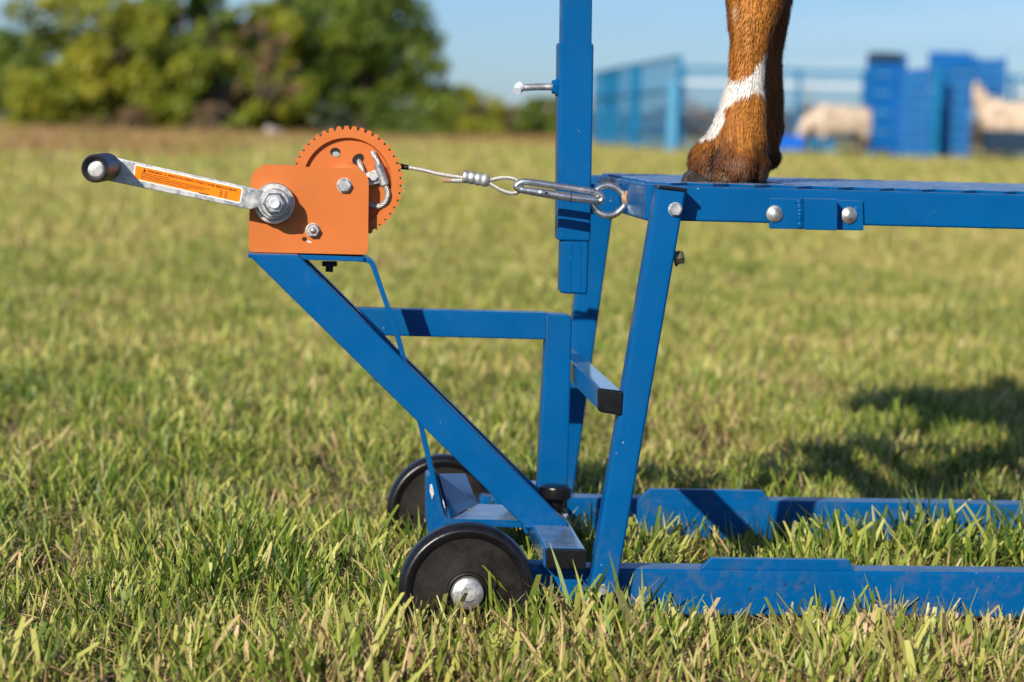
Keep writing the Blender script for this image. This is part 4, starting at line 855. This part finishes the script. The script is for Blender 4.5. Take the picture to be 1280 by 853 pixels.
# coat colours, with crease shade, a mound highlight and far-leg shade painted in
def to_px(p):                                                                  # lookup of the flank outline measured on the foreleg plane
    q = (p-np.array(CAM)) @ np.array(R); return 640-F*q[:, 0]/q[:, 2], 426.5+F*q[:, 1]/q[:, 2]
def seg_sdf(x, y, poly):
    poly = np.array(poly, float); d = np.full(len(x), 1e9); ins = np.zeros(len(x), bool)
    for i in range(len(poly)):
        a_, b_ = poly[i], poly[(i+1) % len(poly)]; e = b_-a_; w = np.stack([x-a_[0], y-a_[1]], 1)
        t = np.clip((w@e)/(e@e), 0, 1); d = np.minimum(d, np.hypot(*(w-t[:, None]*e).T))
        c_ = (a_[1] <= y) != (b_[1] <= y); xi = a_[0]+(y-a_[1])/(b_[1]-a_[1]+1e-9)*e[0]; ins ^= c_ & (x < xi)
    return np.where(ins, -d, d)
def coat(p):
    x, y = to_px(p); n_ = wob(p, 330, 2)*1.3+wob(p, 800, 5)*.8
    near = p[:, 1] < YN+.042
    wsd = seg_sdf(x, y, [(905, 92), (918, 99), (932, 97), (944, 86), (952, 72), (962, 60), (966, 84), (961, 108), (958, 128), (955, 118), (948, 112), (936, 116), (924, 121), (914, 126), (906, 134), (905, 140), (907, 150), (902, 158), (896, 166), (888, 172), (870, 172), (880, 140)])
    wsd2 = seg_sdf(x, y, [(915, 5), (921, 6), (924, 16), (922, 24), (917, 20)])
    white = np.clip(.5-(wsd+n_)/2.6, 0, 1)*near; pale = np.clip(.5-(wsd2+n_*.7)/2.5, 0, 1)*near
    base = np.array([.33, .112, .016]); hi = np.array([.56, .235, .045]); dark = np.array([.10, .034, .010]); grey = np.array([.16, .125, .085])
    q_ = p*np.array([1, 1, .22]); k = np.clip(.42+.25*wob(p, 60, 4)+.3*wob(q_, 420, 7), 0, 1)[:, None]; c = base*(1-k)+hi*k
    low = np.clip((y-170+n_*4+7*np.sin(x*.12))/24, 0, 1)[:, None]; c = c*(1-low*.84)+np.array([.075, .024, .010])*low*.84; cz_ = (np.exp(-((x-894+(y-197)*.25)/5.5)**2)*np.clip((y-176)/8, 0, 1)*.8)[:, None]; c = c*(1-cz_)+np.array([.028, .010, .005])*cz_; hz_ = (np.clip((y-223+n_*2)/3, 0, 1)*.9)[:, None]; c = c*(1-hz_)+np.array([.035, .024, .018])*hz_; rs = np.clip((x-938)/10, 0, 1)[:, None]*low*.5; c = c*(1-rs)+np.array([.035, .014, .007])*rs  # includes the shade of the claw crease, painted into the coat
    gk = (np.clip((y-208+n_*3)/16, 0, 1)*np.clip(.5+.5*np.sin(x*.25+1), 0, 1))[:, None]*.75; c = c*(1-gk)+grey*gk
    pk = np.clip(.8-np.hypot((x-921)/17, (y-204)/11)+n_*.1, 0, .40)[:, None]; c = c*(1-pk)+np.array([.34, .20, .13])*pk  # pinkish patch, doubling as a painted highlight on the near mound
    dk_ = np.clip(1-np.abs(seg_sdf(x, y, [(908, -2), (913, 20), (915, 45), (912, 60), (907, 30)]))/4, 0, .45)[:, None]; c = c*(1-dk_)+dark*dk_
    c = c*(1-.55*pale[:, None])+np.array([.60, .40, .24])*.55*pale[:, None]
    c = c*(1-white[:, None])+np.array([.88, .83, .76])*white[:, None]
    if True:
        fk = np.where(~near, .62, 0)[:, None]; c = c*(1-fk)+dark*fk  # far leg darkened, the shadow it stands in put into its colour
    return c, white
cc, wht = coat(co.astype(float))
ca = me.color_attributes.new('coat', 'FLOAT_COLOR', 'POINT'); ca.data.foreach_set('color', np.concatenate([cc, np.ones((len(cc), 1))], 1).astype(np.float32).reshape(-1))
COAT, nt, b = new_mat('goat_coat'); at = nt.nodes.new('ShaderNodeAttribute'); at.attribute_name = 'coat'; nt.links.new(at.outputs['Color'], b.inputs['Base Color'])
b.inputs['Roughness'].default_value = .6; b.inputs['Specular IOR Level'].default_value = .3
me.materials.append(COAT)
GO = thing('goat', 'chestnut goat forelegs with a white blaze above the hoof, standing on the blue platform', 'goat', (xm, ym, z0))
gb = bpy.data.objects.new('body', me); COL.objects.link(gb); gb.parent = GO
me.vertices.foreach_set('co', (co-np.array([xm, ym, z0])).astype(np.float32).reshape(-1)); me.update()
# short fur over the lower forelegs
sel = np.where((co[:, 2] < z0+.235) & (co[:, 2] > z0+.004) & (co[:, 0] < xm+.1) & (nr[:, 1] < .75))[0]
sx_, sy_ = to_px(co[sel].astype(float)); sel = sel[~((sx_ < 877) & (sy_ > 211)) & (sy_ < 226)]
def fur(n, hl):
    idx = rng.choice(sel, n); p = co[idx].astype(float)+rng.normal(0, .0013, (n, 3)); nn = nr[idx].astype(float)
    down = np.array([-.12, 0, -1.0]); tdir = down-nn*(nn@down)[:, None]; tdir /= np.linalg.norm(tdir, axis=1)[:, None]+1e-6
    side = np.cross(nn, tdir); c, w_ = coat(p)
    ln = hl*rng.uniform(.5, 1.3, n)*(1+.3*w_)
    sw = .25*np.sin(p[:, 2]*70+p[:, 0]*40)+.2*np.sin(p[:, 0]*130+p[:, 2]*30); d = tdir+nn*rng.uniform(.05, .20, n)[:, None]+side*(sw+rng.normal(0, .10, n))[:, None]
    d /= np.linalg.norm(d, axis=1)[:, None]; wd = np.full(n, .00042)*rng.uniform(.7, 1.4, n)
    a_ = p-nn*.0012-side*wd[:, None]; b_ = p-nn*.0012+side*wd[:, None]; m1 = p+d*ln[:, None]*.55; tip = p+d*ln[:, None]*1.0-nn*ln[:, None]*.10
    tip[:, 2] = np.maximum(tip[:, 2], z0+.0015)
    V = np.stack([a_, b_, m1+side*wd[:, None]*.8, m1-side*wd[:, None]*.8, tip], 1).reshape(-1, 3)-np.array([xm, ym, z0])
    Fq = []; 
    base = np.arange(n)*5
    quads = np.stack([base, base+1, base+2, base+3], 1); tris = np.stack([base+3, base+2, base+4], 1)
    me = bpy.data.meshes.new('fur'); me.from_pydata(V.tolist(), [], quads.tolist()+tris.tolist())
    c = c*rng.uniform(.86, 1.18, (n, 1)); C5 = np.repeat(np.concatenate([np.clip(c, 0, .85), np.ones((n, 1))], 1), 5, axis=0)
    at_ = me.color_attributes.new('coat', 'FLOAT_COLOR', 'POINT'); at_.data.foreach_set('color', C5.astype(np.float32).reshape(-1))
    me.materials.append(COAT); o = bpy.data.objects.new('fur', me); COL.objects.link(o); o.parent = GO; o['kind'] = 'stuff'
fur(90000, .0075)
# hooves
def hoof(Y, pts, y1):
    obj('hoof', prism(pts, Y, y1, .0035, None, 3), HORN, GO, True)
hoof(YN-.026, [(853.5, 231), (855, 227), (858, 218), (866, 212), (878, 220), (890, 229), (940, 228), (944, 232)], YN-.002)
hoof(YN+.001, [(856, 230.5), (858, 226), (861, 218), (869, 212), (882, 221), (892, 228), (940, 227), (944, 231)], YN+.024)
hoof(YFAR-.022, [(884, 228), (888, 220), (896, 208), (950, 215), (955, 227)], YFAR)
for s in (0, 1):
    y = ym-.07+s*.14
    obj('hoof', box((cx+.655, y-.028, z0+.001), (cx+.72, y+.028, z0+.03), .008), HORN, GO, True)
